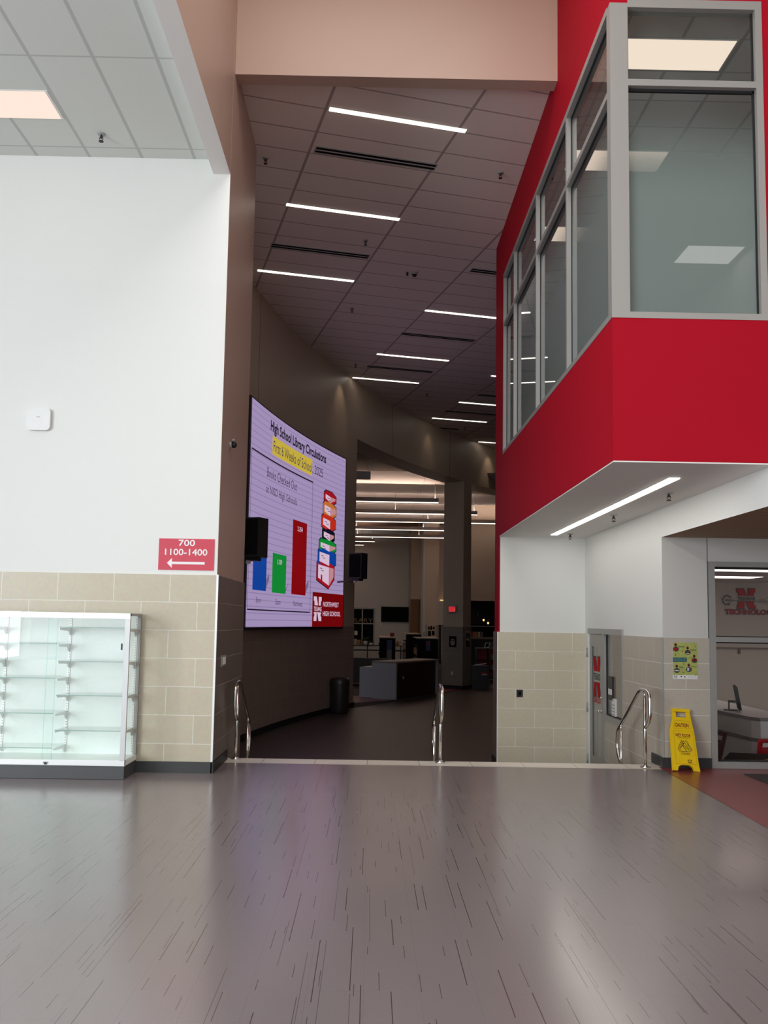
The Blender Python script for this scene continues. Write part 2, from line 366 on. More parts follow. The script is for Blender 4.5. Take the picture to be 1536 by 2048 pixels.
    def build(s, name, parent=None, loc=None, merge=True):
        me = bpy.data.meshes.new(name); me.from_pydata(s.v, [], s.f); uvl = me.uv_layers.new(name='UVMap')
        for p, uv in zip(me.polygons, s.uv):
            for k, li in enumerate(p.loop_indices): uvl.data[li].uv = uv[k]
        for m_ in s.mats: me.materials.append(M[m_])
        for p, mi, sm in zip(me.polygons, s.mi, s.sm): p.material_index = mi; p.use_smooth = sm
        if merge:
            bm = bmesh.new(); bm.from_mesh(me); bmesh.ops.remove_doubles(bm, verts=bm.verts, dist=1e-5); bm.to_mesh(me); bm.free()
        me.update()
        o = bpy.data.objects.new(name, me); C.objects.link(o)
        if parent: o.parent = parent
        if loc: o.location = loc
        return o
def fillet(pts, r=.05, n=6):
    pts = [Vector(p) for p in pts]; out = [pts[0]]
    for a, b, c in zip(pts, pts[1:], pts[2:]):
        d1, d2 = (a-b), (c-b); k = min(r, d1.length*.49, d2.length*.49)
        p, q = b+d1.normalized()*k, b+d2.normalized()*k
        for i in range(n+1):
            t = i/n; out.append(p*(1-t)**2+b*2*t*(1-t)+q*t*t)
    out.append(pts[-1]); return out
def tag(o, label, cat, group=None, kind=None):
    o['label'] = label; o['category'] = cat
    if group: o['group'] = group
    if kind: o['kind'] = kind
    return o
def thing(name, label, cat, loc=(0, 0, 0), rz=0, group=None):
    o = bpy.data.objects.new(name, None); C.objects.link(o); o.location = loc; o.rotation_euler = (0, 0, rz)
    o.empty_display_size = .1
    return tag(o, label, cat, group)
def struct(name, mb, label=None, cat=None, parent=None):
    o = mb.build(name, parent)
    if not parent:
        o['kind'] = 'structure'; o['label'] = label or name.replace('_', ' '); o['category'] = cat or name.split('_')[0]
    return o
def kids(o): return [c for c in bpy.data.objects if c.parent == o]
def dup(src, loc, rz=0, label=None):
    r = src.copy(); C.objects.link(r); r.location = loc; r.rotation_euler = (0, 0, rz)
    if label: r['label'] = label
    for ch in kids(src):
        c = ch.copy(); C.objects.link(c); c.parent = r
        for g in kids(ch):
            d = g.copy(); C.objects.link(d); d.parent = c
    return r
def text_tris(txt, bold=0., res=3):
    cu = bpy.data.curves.new('t', 'FONT'); cu.body = txt; cu.size = 1; cu.offset = bold; cu.resolution_u = res
    o = bpy.data.objects.new('t', cu); C.objects.link(o)
    dg = bpy.context.evaluated_depsgraph_get(); me = bpy.data.meshes.new_from_object(o.evaluated_get(dg))
    vs = [(v.co.x, v.co.y) for v in me.vertices]; fs = [list(p.vertices) for p in me.polygons]
    bpy.data.objects.remove(o); bpy.data.curves.remove(cu); bpy.data.meshes.remove(me)
    return vs, fs
def text(mb, txt, box, fn, mat, bold=0., grow=0.):
    """lettering stretched to the box (u0,v0,u1,v1); fn maps (u,v) to a point"""
    vs, fs = text_tris(txt, bold)
    x0, x1 = min(v[0] for v in vs), max(v[0] for v in vs); y0, y1 = min(v[1] for v in vs), max(v[1] for v in vs)
    u0, v0, u1, v1 = box; u0 -= grow; v0 -= grow; u1 += grow; v1 += grow
    P = [fn(u0+(x-x0)/(x1-x0)*(u1-u0), v0+(y-y0)/(y1-y0)*(v1-v0)) for x, y in vs]
    for f in fs: mb.face([P[i] for i in f], mat, uv=[(0, 0)]*len(f))
def poly(mb, pts, fn, mat): mb.face([fn(*p) for p in pts], mat, uv=[(0, 0)]*len(pts))
def line2(mb, a, b, wd, fn, mat):
    d = Vector((b[0]-a[0], b[1]-a[1])).normalized(); n = Vector((-d.y, d.x))*wd/2
    poly(mb, [(a[0]-n.x, a[1]-n.y), (b[0]-n.x, b[1]-n.y), (b[0]+n.x, b[1]+n.y), (a[0]+n.x, a[1]+n.y)], fn, mat)
def disc(mb, c, r, fn, mat, n=18, ry=None):
    ry = ry or r
    poly(mb, [(c[0]+r*math.cos(2*math.pi*i/n), c[1]+ry*math.sin(2*math.pi*i/n)) for i in range(n)], fn, mat)
NU = [[(0, 1), (.36, 1), (.53, .64), (.1, .64), (.1, .8), (0, .84)], [(.62, 1), (.97, 1), (.97, .84), (.88, .8), (.88, .64), (.62, .64)],
      [(.1, .36), (.38, .36), (.38, 0), (.03, 0), (.03, .16), (.1, .2)], [(.47, .36), (.88, .36), (.88, .2), (.97, .16), (.97, 0), (.64, 0)]]
def block_n(mb, box, fn, mat, outline=None, fn2=None):
    u0, v0, u1, v1 = box; w_, h_ = u1-u0, v1-v0
    for pl in NU:
        if outline:
            cx = sum(p[0] for p in pl)/len(pl); cy = sum(p[1] for p in pl)/len(pl)
            e = [(p[0]+(.03 if p[0] > cx else -.03), p[1]+((.03 if p[1] > cy else -.03) if not (.3 < p[1] < .7) else 0)) for p in pl]
            poly(mb, [(u0+a*w_, v0+b_*h_) for a, b_ in e], fn, outline)
        poly(mb, [(u0+a*w_, v0+b_*h_) for a, b_ in pl], fn2 or fn, mat)

# ------------------------------------------------------------------ key dimensions
YL, XL, XR, YR, XW, YP, YW, LO = 9.7, -1.65, 2.05, 7.55, 3.43, 14.35, 10.55, -.6
ZB, ZSILL, ZHD, ZC, TOP = 3.02, 4.27, 7.16, 7.98, 9.7
TL, TR_ = 2.09, 1.49
KX, KY, KR = 32.4142, 10.9405, 35.2106
def cv(deg, off=0.): t = math.radians(deg); return KX+(KR-off)*math.cos(t), KY+(KR-off)*math.sin(t)

# ------------------------------------------------------------------ structure: floors and stairs
struct('floor', MB().box(-10, 8, -7, 10.4, -.2, 0, 'floor_vinyl'), 'grey mauve plank vinyl floor with thin dark red streaks')
mb = MB(); mb.face([(3.36, 10.54, .002), (3.26, 7.4, .002), (3.14, 4, .002), (8, 4, .002), (8, 10.54, .002)], 'floor_red')
struct('floor_inlay', mb, 'dark red floor inlay at the classroom front', 'floor')
struct('floor_strip', MB().box(XL, XW, 10.4, 10.75, -.2, .001, 'nosing'), 'pale tile strip along the top step edge', 'floor')
mb = MB()
for k in range(1, 4): mb.box(XL, XW, 10.75+.3*(k-1), 10.75+.3*k, LO-.1, -.15*k, 'nosing')
struct('stair', mb, 'steps down to the lower corridor', 'stair')
struct('floor_lower', MB().box(-8, 14, 11.65, 56, LO-.1, LO, 'floor_corridor_vinyl'), 'dark lower corridor floor', 'floor')
mb = MB(); mb.face([(-6, 22, LO+.004), (-.5, 23.2, LO+.004), (.9, 25.6, LO+.004), (2.3, 28.4, LO+.004), (3.2, 30.6, LO+.004), (14, 44, LO+.004), (14, 55, LO+.004), (-8, 55, LO+.004)], 'carpet_dark')
mb.face([(-1.5, 24.6, LO+.006), (-.3, 24.9, LO+.006), (.75, 26.0, LO+.006), (-.3, 27.2, LO+.006), (-2.5, 27.2, LO+.006)], 'floor_red')
mb.face([(2.0, 28.6, LO+.006), (3.1, 30.2, LO+.006), (3.3, 31.6, LO+.006), (2.0, 31.0, LO+.006)], 'floor_red')
struct('floor_library', mb, 'dark library floor with red border', 'floor')
tag(MB().box(4.17, 8, 6, 10.12, .003, .012, 'floor_mat').build('entrance_mat'), 'dark ribbed floor mat in front of the classroom glazing', 'mat')

# ------------------------------------------------------------------ structure: left wall block
mb = MB()
mb.box(-10, XL-.002, YL, YL+.25, TL, 6.9, 'white_paint'); mb.box(-10, XL, YL-.012, YL+.25, 0, TL, 'tile_left')
struct('wall_left', mb, 'white wall above beige tile wainscot', 'wall')
mb = MB()
mb.box(XL-.5, XL+.001, YL+.001, 11.72, TL, TOP, 'taupe_paint'); mb.box(XL-.5, XL+.015, YL+.001, 11.735, LO, TL, 'tile_shaded')

struct('wall_left_return', mb, 'taupe side wall of the opening over shade-darkened tile', 'wall')
struct('trim_1', MB().box(XL-.004, XL+.018, YL-.016, YL+.002, .0, TL+.004, 'alu_bright'), 'white metal edge trim on the tile corner', 'trim')
mb = MB().box(-10, XL+.012, YL-.03, YL-.012, 0, .115, 'base_rubber').box(XL, XL+.03, YL-.03, 10.62, 0, .115, 'black_rubber')
struct('baseboard_left', mb, 'dark rubber baseboard', 'baseboard')
mb = MB().box(-10, -1.84, -7, YL-.002, 6.76, 6.9, 'ceil_left')
struct('ceiling', mb, 'white acoustic tile ceiling on the left', 'ceiling')
mb = MB()
mb.box(-1.84, XL, -7, YL-.002, 6.59, TOP, 'white_paint', {'+x': 'taupe_paint', '-z': 'soffit_paint'})
struct('wall_bulkhead', mb, 'bulkhead between low ceiling and tall hall', 'wall')
mb = MB(); mb.box(XL, XR, 9.8, 10.0, 7.84, TOP, 'taupe_paint')
struct('wall_soffit', mb, 'taupe header above the corridor opening', 'wall')
struct('ceiling_hall', MB().box(XL-.2, 8, -7, 10, TOP, TOP+.1, 'ceiling_tile'), 'tall hall ceiling', 'ceiling')
struct('ceiling_corridor', MB().box(-3.2, 14, 10.0, 46, ZC, ZC+.1, 'ceil_corridor'), 'dark acoustic tile corridor ceiling', 'ceiling')

# ------------------------------------------------------------------ structure: shell behind the camera
mb = MB().box(-10, 8, -7.2, -7, 0, .4, 'white_paint').box(-10, 8, -7.2, -7, 9, TOP, 'white_paint').box(-10, -9.5, -7.2, -7, .4, 9, 'white_paint')
mb.box(-9.5, -.9, -7.2, -7, 6.5, 9, 'white_paint').box(3.0, 8, -7.2, -7, .4, 9, 'white_paint')
for x in (-8.1, -6.65, -5.2, -3.75, -2.3, -.9, 1.05): mb.box(x-.05, x+.05, -7.15, -7.0, .4, 6.5 if x < -1 else 9, 'alu')
mb.box(-9.5, 3, -7.15, -7.0, 2.4, 2.5, 'alu')
struct('wall_rear', mb, 'glazed entrance wall behind the viewpoint', 'wall')
mb = MB().box(-10.2, -10, -7, YL, 0, .4, 'white_paint').box(-10.2, -10, -7, YL, 6, 6.8, 'white_paint').box(-10.2, -10, 6.8, YL, .4, 6, 'white_paint').box(-10.2, -10, -7, -4.4, .4, 6, 'white_paint')
struct('wall_far_left', mb, 'glazed wall far left', 'wall')
struct('wall_far_right', MB().box(8, 8.2, -7, 10.79, -.7, TOP, 'white_paint'), 'wall at the far right', 'wall')

# ------------------------------------------------------------------ structure: red volume on the right
mb = MB()
R_, X1, Y1 = 'red_paint', 8, 14.8
# left face (plane X=XR) around the ribbon window
mb.box(XR, XR+.15, YR, Y1, ZB, ZSILL, R_); mb.box(XR, XR+.15, YR, Y1, ZHD, TOP, R_); mb.box(XR, XR+.15, 13.96, Y1, ZSILL, ZHD, R_)
# front face
mb.box(XR+.15, X1, YR, YR+.15, ZB, ZSILL, R_); mb.box(XR+.15, X1, YR, YR+.15, ZHD, TOP, R_); mb.box(3.40, X1, YR, YR+.15, ZSILL, ZHD, R_)
mb.box(XR, XR+.02, YP, Y1, TR_, ZB, R_)
struct('wall_red', mb, 'red painted overhanging upper room', 'wall')
mb = MB().box(XR+.003, XW, YR+.003, YP, ZB-.012, ZB-.001, 'soffit_paint')
struct('ceiling_soffit', mb, 'pale grey underside of the red overhang', 'ceiling')
# room inside
mb = MB().box(XR+.15, 6.6, YR+.15, 14.5, 7.3, 7.34, 'ceil_room'); struct('ceiling_room', mb, 'tile ceiling inside the upper room', 'ceiling')
mb = MB().box(6.5, 6.6, YR+.15, 14.5, 3.3, 7.3, 'white_paint').box(XR+.15, 6.6, 14.2, 14.3, 3.3, 7.3, 'white_paint').box(XR+.15, 6.6, YR+.15, 14.5, 3.3, 3.35, 'tan_paint')
struct('wall_room', mb, 'pale walls inside the upper room', 'wall')
# pillar wall below
mb = MB().box(XR+.02, XW, YP, Y1, TR_, ZB, 'white_paint').box(XR-.02, XW, YP-.014, Y1+.02, LO, TR_, 'tile_pillar', {'-x': 'tile_shaded'})
struct('wall_pillar', mb, 'white wall over beige tile below the red volume', 'wall')
struct('trim_2', MB().box(XR-.024, XR-.008, YP-.018, YP+.002, LO, TR_+.003, 'alu_bright'), 'white edge trim on the pillar tile corner', 'trim')
struct('baseboard_pillar', MB().box(XR-.04, XR-.02, YP-.01, Y1+.02, LO, LO+.11, 'black_rubber'), 'black baseboard on pillar side', 'baseboard')
# right wall X=XW with door opening (door 13.23..14.05, sidelight 12.19..13.2)
mb = MB()
mb.box(XW, XW+.2, YW+.01, YP, 1.57, ZB, 'white_paint'); mb.box(XW, XW+.2, YW+.01, 12.19, TR_, 1.57, 'white_paint')
mb.box(XW-.012, XW+.2, YW+.01, 12.19, LO, TR_, 'tile_right_side'); mb.box(XW-.012, XW+.2, 12.19, 13.2, LO, .27, 'tile_right_side')
mb.box(XW, XW+.2, 14.08, YP, LO, 1.57, 'white_paint'); mb.box(XW, XW+.2, -7, YW+.01, 2.67, 3.02, 'white_paint', {'-z': 'ceil_wood_soffit'}); 
struct('wall_right', mb, 'white wall over tile beside the steps', 'wall')
mb = MB().box(XW-.001, 3.97, YW, YW+.25, TR_, 2.67, 'panel_white', {'-x': 'white_paint'}).box(XW-.010, 3.97, YW-.012, YW+.25, 0, TR_, 'tile_right').box(3.97, 8, YW, YW+.25, 2.39, 2.67, 'panel_white')
mb.box(3.962, 3.968, YW-.002, YW, TR_, 2.67, 'gasket')
struct('wall_classroom_front', mb, 'grey panel and tile wall beside the classroom glazing', 'wall')
struct('trim_3', MB().box(XW-.022, XW-.008, YW-.02, YW-.006, 0, TR_+.003, 'plastic_grey'), 'metal corner trim on the right tile', 'trim')
mb = MB().box(XW-.014, 3.97, YW-.032, YW-.012, 0, .115, 'base_rubber').box(XW-.034, XW-.012, YW-.032, 10.93, 0, .115, 'base_rubber')
struct('baseboard_right', mb, 'dark rubber baseboard', 'baseboard')
mb = MB().box(XW+.012, 8, -7, YW+.3, 2.672, 2.72, 'ceil_wood_soffit')
struct('ceiling_wood', mb, 'wood slat ceiling on the right', 'ceiling')

# ------------------------------------------------------------------ structure: curved corridor wall
def arc_wall(mb, a0, a1, z0, z1, mat, t=.77, off=0., step=1.0, ends=True, under=None):
    n = max(1, int(abs(a1-a0)/step)); A = [a0+(a1-a0)*i/n for i in range(n+1)]
    for p, q in zip(A, A[1:]):
        i0, i1 = cv(p, off), cv(q, off); o0, o1 = cv(p, -t), cv(q, -t)
        s0, s1 = math.radians(p)*KR, math.radians(q)*KR
        mb.face([(i0[0], i0[1], z0), (i1[0], i1[1], z0), (i1[0], i1[1], z1), (i0[0], i0[1], z1)][::-1], mat, uv=[(s0, z0-LO), (s1, z0-LO), (s1, z1-LO), (s0, z1-LO)][::-1])
        mb.face([(o0[0], o0[1], z0), (o1[0], o1[1], z0), (o1[0], o1[1], z1), (o0[0], o0[1], z1)], mat, uv=[(s0, z0-LO), (s1, z0-LO), (s1, z1-LO), (s0, z1-LO)])
        for z in (z0, z1):
            mb.face([(i0[0], i0[1], z), (i1[0], i1[1], z), (o1[0], o1[1], z), (o0[0], o0[1], z)], under or mat)
    if ends:
        for p in (a0, a1):
            i, o = cv(p, off), cv(p, -t)
            mb.face([(i[0], i[1], z0), (o[0], o[1], z0), (o[0], o[1], z1), (i[0], i[1], z1)], mat, uv=[(0, z0-LO), (.77, z0-LO), (.77, z1-LO), (0, z1-LO)])
mb = MB()
ZH = 6.46
arc_wall(mb, 179, 158.8, TR_, ZC, 'taupe_curve'); arc_wall(mb, 179, 158.8, LO, TR_, 'tile_curve', off=.012)
arc_wall(mb, 158.8, 146.2, ZH, ZC, 'taupe_curve'); arc_wall(mb, 146.2, 145.3, TR_, ZC, 'taupe_curve')
arc_wall(mb, 145.3, 130, ZH, ZC, 'taupe_curve'); arc_wall(mb, 130, 122, LO, ZC, 'taupe_curve')
arc_wall(mb, 146.25, 145.25, LO, TR_, 'tile_column', off=.012, t=.785)
for a in (178.9, 169.8, 154.73, 147.9, 141):
    i, j = cv(a, .002), cv(a+.03, .002)
    mb.face([(i[0], i[1], TR_ if a > 158 else ZH), (j[0], j[1], TR_ if a > 158 else ZH), (j[0], j[1], ZC), (i[0], i[1], ZC)], 'dark_brown')
struct('wall_curved', mb, 'curved taupe corridor wall over dark ribbed tile with tall openings', 'wall')
mb = MB(); arc_wall(mb, 179, 158.7, LO, LO+.12, 'black_rubber', off=.03, t=.0); arc_wall(mb, 146.3, 145.2, LO, LO+.12, 'black_rubber', off=.03, t=.8)
struct('baseboard_curved', mb, 'black baseboard along the curved wall', 'baseboard')
struct('wall_corridor_end', MB().box(8.5, 14, 45, 45.2, LO, ZC, 'taupe_paint').box(13.9, 14, 14.6, 45, LO, ZC, 'taupe_paint').box(XR+.2, 3.63, Y1, Y1+.1, LO, ZC, 'taupe_paint').box(3.63, 14, 18.3, 18.4, LO, ZC, 'taupe_paint').box(3.55, 3.63, Y1, 18.4, LO, ZC, 'taupe_paint'), 'far corridor walls', 'wall')

# ------------------------------------------------------------------ structure: library beyond
WY = 53
mb = MB().box(-8, -.98, WY, WY+.2, LO, 7, 'library_white').box(.28, 2.3, WY, WY+.2, LO, 7, 'library_white').box(-.98, .28, WY, WY+.2, 2.37, 7, 'library_white').box(-.98, .28, WY, WY+.2, LO, .25, 'library_white')
mb.box(-8, -7.9, 12, WY, LO, 7, 'library_white'); mb.box(2.3, 14, 52.8, WY, LO, 7, 'tan_paint')
struct('wall_library', mb, 'pale back wall of the library', 'wall')
mb = MB().box(-1.0, .3, WY-.02, WY+.1, LO, LO+.01, 'alu')
mb = MB().box(-1.0, .28, WY-.03, WY+.06, 2.34, 2.42, 'alu').box(.22, .30, WY-.03, WY+.06, .2, 2.4, 'alu').box(-.46, -.40, WY-.03, WY+.06, .2, 2.4, 'alu').box(-1.0, .28, WY-.03, WY+.06, 1.46, 1.52, 'alu').box(-1.0, .28, WY-.03, WY+.06, .2, .26, 'alu').box(-1.0, .26, WY+.06, WY+.09, .2, 2.4, 'black_matte')
struct('window_1', mb, 'dark interior window with light frame in the library wall', 'window')
arc_ = [cv(a_, -.5) for a_ in range(162, 139, -2)]
mb = MB().prism([(-8, arc_[0][1]), *arc_, (14, 42), (14, 45), (-8, 45)][:1]+[tuple(p) for p in arc_ if p[1] < 31.9]+[(3.6, 31.9), (-8, 31.9)], 7.0, 7.1, 'z', 'ceil_wood').box(-8, 14, 45.6, WY, 7.0, 7.1, 'ceil_wood')
struct('ceiling_library', mb, 'wood slat ceiling in the library', 'ceiling')
# barrel shaped white ceiling clouds
ys = [31.9, 33.75, 36.7, 40.1, 43, 45.6]
mb = MB()
for a, b in zip(ys, ys[1:]):
    n = 10
    for i in range(n):
        t0, t1 = i/n, (i+1)/n
        z = lambda t: 7.0-.30*math.sin(math.pi*t)
        mb.face([(-8, a+(b-a)*t0, z(t0)), (-8, a+(b-a)*t1, z(t1)), (14, a+(b-a)*t1, z(t1)), (14, a+(b-a)*t0, z(t0))], 'cloud_white', smooth=True)
    mb.box(-8, 14, b-.06, b+.02, 6.98, 7.05, 'dark_brown')
struct('ceiling_clouds', mb, 'white barrel shaped acoustic ceiling panels', 'ceiling')
# columns / piers in the library
def px(x, Y): return (x-(739+ (0)))*Y/1800.
mb = MB().box(2.3, 2.83, 50.5, WY, LO, 7, 'tan_paint').box(2.83, 3.0, 48.2, WY, LO, 7, 'library_white').box(2.98, 3.66, 48, 49, 1.49, 7, 'tan_paint').box(2.975, 3.665, 47.99, 49, LO, 1.49, 'tile_column').box(3.66, 4.3, 49.5, 50, 2.75, 7, 'tan_paint').box(3.66, 4.6, 52, 52.2, LO, 2.8, 'tan_paint')
struct('wall_library_pier', mb, 'piers and recess at the library back wall', 'wall')
struct('door_1', MB().box(2.26, 2.74, 50.45, 50.5, LO, 2.9, 'wood_door').box(2.74, 2.80, 50.45, 50.5, LO, 2.9, 'black'), 'wood panel door in the library', 'door')
struct('door_2', MB().box(3.66, 3.95, 49.6, 49.65, LO, 1.5, 'dark_brown').box(3.99, 4.2, 49.5, 49.6, LO, 1.5, 'black_matte'), 'dark doorway behind the pier', 'door')
mb = MB().box(4.4, 7.2, 40, 40.2, 2.62, 7, 'tan_paint').box(4.2, 8, 43.9, 44, LO, 3, 'dark_brown').box(4.2, 8, 40.2, 44, 2.62, 2.7, 'black').box(4.2, 8, 43, 43.05, LO, 1.6, 'black_matte').box(7, 14, 42, 42.2, LO, 7, 'tan_paint')
struct('wall_cafe', mb, 'dark alcove wall beyond the second opening', 'wall')

# ================================================================== OBJECTS
# ------------------------------------------------------------------ glazing of the red volume
def glazing(name, label, frame_mb, panes, rails):
    t = thing(name, label, 'window'); t['kind'] = 'structure'
    frame_mb.build('frame', t)
    for p in rails: MB().box(*p[:6], p[6]).build(p[7], t)
    for p in panes: MB().box(*p[:6], p[6]).build('pane', t)
    return t
A = 'alu'
fm = MB().box(XR-.004, 2.205, YR-.004, YR+.11, ZSILL, ZHD, A)          # corner post
fm.box(2.205, 3.405, YR-.004, YR+.11, 7.12, ZHD+.04, A).box(2.205, 3.405, YR-.004, YR+.11, ZSILL, 4.325, A).box(3.345, 3.405, YR-.004, YR+.11, 4.325, 7.12, A)
rails = [(2.205, 3.345, YR-.004, YR+.11, 6.385, 6.445, A, 'transom')]
for g in [(2.205, 2.222, 6.445, 7.12), (3.328, 3.345, 6.445, 7.12), (2.205, 2.216, 4.325, 6.385), (3.328, 3.345, 4.325, 6.385)]:
    rails.append((g[0], g[1], YR+.045, YR+.07, g[2], g[3], 'gasket', 'gasket'))
rails.append((2.21, 3.34, YR+.045, YR+.07, 6.36, 6.386, 'gasket', 'gasket'))
glazing('window_2', 'front window of the red upper room with frosted lower pane', fm,
        [(2.216, 3.33, YR+.052, YR+.062, 6.445, 7.12, 'glass'), (2.216, 3.33, YR+.052, YR+.062, 4.325, 6.386, 'glass_film')], rails)
MY = [(9.33, 9.375), (11.11, 11.155), (12.89, 12.935)]
fm = MB().box(XR-.004, XR+.11, YR+.11, 13.96, 7.12, ZHD+.03, A).box(XR-.004, XR+.11, YR+.11, 13.96, ZSILL, 4.325, A).box(XR-.004, XR+.11, 13.915, 13.965, 4.325, 7.12, A)
edges = [YR+.11]+[v for m in MY for v in m]+[13.915]
bays = [(edges[i], edges[i+1]) for i in range(0, len(edges), 2)]
rails = [(XR-.004, XR+.11, a, b, 4.325, 7.12, A, 'mullion') for a, b in MY]
panes = []
for a, b in bays:
    rails.append((XR-.002, XR+.108, a, b, 6.33, 6.39, A, 'transom'))
    for z0, z1, g in ((6.39, 7.12, 'glass'), (4.325, 6.33, 'glass_film')):
        panes.append((XR+.052, XR+.062, a, b, z0, z1, g))
        rails.append((XR+.046, XR+.068, b-.014, b+.0, z0, z1, 'gasket', 'gasket'))
        rails.append((XR+.046, XR+.068, a, b, z1-.022, z1, 'gasket', 'gasket'))
glazing('window_3', 'ribbon window along the red wall with four tall bays', fm, panes, rails)

# classroom glass front
fm = MB().box(3.972, 4.045, YW-.02, YW+.11, 0, 2.39, A).box(4.045, 8, YW-.02, YW+.11, 2.33, 2.39, A).box(4.045, 8, YW-.02, YW+.11, .0, .075, A)
glazing('window_4', 'classroom glazing in a grey metal frame at the far right', fm,
        [(4.045, 8, YW+.04, YW+.05, .075, 1.45, 'glass_tech'), (4.045, 8, YW+.04, YW+.05, 1.51, 2.33, 'glass_tech')],
        [(4.045, 8, YW-.02, YW+.11, 1.45, 1.51, A, 'transom'), (4.045, 8, YW+.03, YW+.06, 2.305, 2.33, 'gasket', 'gasket'), (4.045, 8, YW+.03, YW+.06, 1.435, 1.45, 'gasket', 'gasket'), (4.045, 8, YW+.03, YW+.06, 1.51, 1.52, 'gasket', 'gasket'), (4.045, 8, YW+.03, YW+.06, .075, .09, 'gasket', 'gasket')])

# door and sidelight in the right wall
t = thing('door_3', 'glass door with sidelight at the foot of the steps', 'door'); t['kind'] = 'structure'
mb = MB().box(XW-.03, XW+.1, 12.19, 14.08, 1.49, 1.57, A).box(XW-.03, XW+.1, 14.03, 14.08, LO, 1.49, 'alu_bright').box(XW-.02, XW+.1, 13.14, 13.26, LO, 1.49, A).box(XW-.03, XW+.1, 12.19, 13.2, .27, .34, A).box(XW-.02, XW+.1, 12.19, 12.23, .34, 1.49, A)
mb.build('frame', t)
lf = MB().box(XW-.015, XW+.03, 13.26, 13.36, LO+.02, 1.48, A).box(XW-.015, XW+.03, 13.90, 14.03, LO+.02, 1.48, A).box(XW-.015, XW+.03, 13.36, 13.90, 1.30, 1.48, A).box(XW-.015, XW+.03, 13.36, 13.90, LO+.02, LO+.25, A)
leaf = lf.build('leaf', t)
MB().box(XW+.0, XW+.01, 13.36, 13.90, LO+.25, 1.30, 'glass').build('pane', leaf)
MB().box(XW-.0, XW+.012, 13.875, 13.90, LO+.25, 1.3, 'gasket').build('gasket', leaf)
for z in (1.2, .36, -.42): MB().cyl(XW-.035, 14.06, z-.07, z+.07, .022, 'plastic_grey', n=10).build('leaf_hinge', t)
h = MB().tube(fillet([(XW-.015, 13.31, .37), (XW-.07, 13.31, .37), (XW-.07, 13.45, .37)], .02), .012, 'steel').cyl(13.31, .37, XW-.03, XW-.015, .028, 'steel', axis='x')
h.cyl(13.31, .56, XW-.03, XW-.015, .022, 'steel', axis='x'); h.build('lever_handle', leaf)
MB().box(XW+.02, XW+.03, 12.23, 13.14, .34, 1.49, 'glass').build('sidelight_pane', t)
MB().box(XW+.012, XW+.04, 13.10, 13.14, .34, 1.49, 'gasket').box(XW+.012, XW+.04, 12.23, 13.14, .34, .36, 'gasket').build('gasket', t)
# decal on the door leaf: red N, wordmark and red line
mb = MB(); fd = lambda a, b: (XW-.004, 13.83-a*.42, b)
block_n(mb, (0, .56, 1, 1.14), lambda a, b: (XW-.0035, 13.83-a*.42, b), 'vinyl_red', outline='dark_ink', fn2=lambda a, b: (XW-.0055, 13.83-a*.42, b))
text(mb, 'TEXANS', (.05, .80, .95, .90), fd, 'dark_ink', bold=.02)
text(mb, 'TECHNOLOGY', (-.05, .46, 1.08, .54), fd, 'vinyl_red', bold=.03)
mb.build('door_logo', leaf, merge=False)
# things on the sidelight
mb = MB().box(XW-.006, XW+.019, 12.76, 12.98, .57, .90, 'black').box(XW-.008, XW-.006, 12.77, 12.96, .645, .725, 'paper')
tag(mb.build('notice_holder'), 'black notice holder with a white card on the door sidelight', 'notice')
mb = MB().box(XW-.002, XW+.019, 12.62, 12.80, .36, .60, 'paper')
for k in range(4): mb.box(XW-.003, XW-.002, 12.63, 12.79, .37+.045*k, .385+.045*k, 'plastic_grey')
tag(mb.build('paper_notice'), 'white striped paper notice low on the door sidelight', 'notice')

# ------------------------------------------------------------------ classroom behind the glass
mb = MB().box(3.63, 14, 18.0, 18.2, LO, 3.4, 'tan_paint').box(13.9, 14, 10.8, 18, LO, 3.4, 'tan_paint').box(3.63, 3.7, 14.6, 18, LO, 3.4, 'tan_paint').box(3.63, 14, 14.7-.001, 14.7, 3.39, 3.4, 'tan_paint')
struct('wall_classroom', mb, 'tan walls of the classroom', 'wall')
struct('floor_classroom', MB().box(3.63, 14, 10.8, 18, LO-.1, LO+.003, 'grey_wall'), 'classroom floor', 'floor')
struct('ceiling_classroom', MB().box(3.63, 14, 10.8, 18, 2.52, 2.62, 'ceil_room'), 'classroom ceiling', 'ceiling')
mb = MB(); fl = lambda a, b: (a, 17.985, b); fl2 = lambda a, b: (a, 17.975, b); fl3 = lambda a, b: (a, 17.965, b)
block_n(mb, (7.335, 2.005, 7.715, 2.395), fl2, 'vinyl_red', outline='dark_ink', fn2=fl3)
for pl in NU:
    pass
text(mb, 'TEXANS', (7.34, 2.17, 7.70, 2.235), fl3, 'dark_ink', bold=.03)
line2(mb, (7.15, 2.155), (8.3, 2.15), .010, fl3, 'dark_ink')
for i in range(14):   # gear ring, open at the right
    a0, a1 = math.radians(40+i*20), math.radians(58+i*20)
    line2(mb, (7.14+.085*math.cos(a0), 2.165+.085*math.sin(a0)), (7.14+.085*math.cos(a1), 2.165+.085*math.sin(a1)), .022, fl2, 'dark_ink')
    am = (a0+a1)/2
    if i % 2 == 0: disc(mb, (7.14+.098*math.cos(am), 2.165+.098*math.sin(am)), .014, fl3, 'dark_ink', 8)
for dz, l in ((.035, .1), (.012, .14), (-.012, .16), (-.035, .12)):
    line2(mb, (7.10, 2.165+dz*.4), (7.14+l, 2.165+dz), .006, fl2, 'dark_ink')
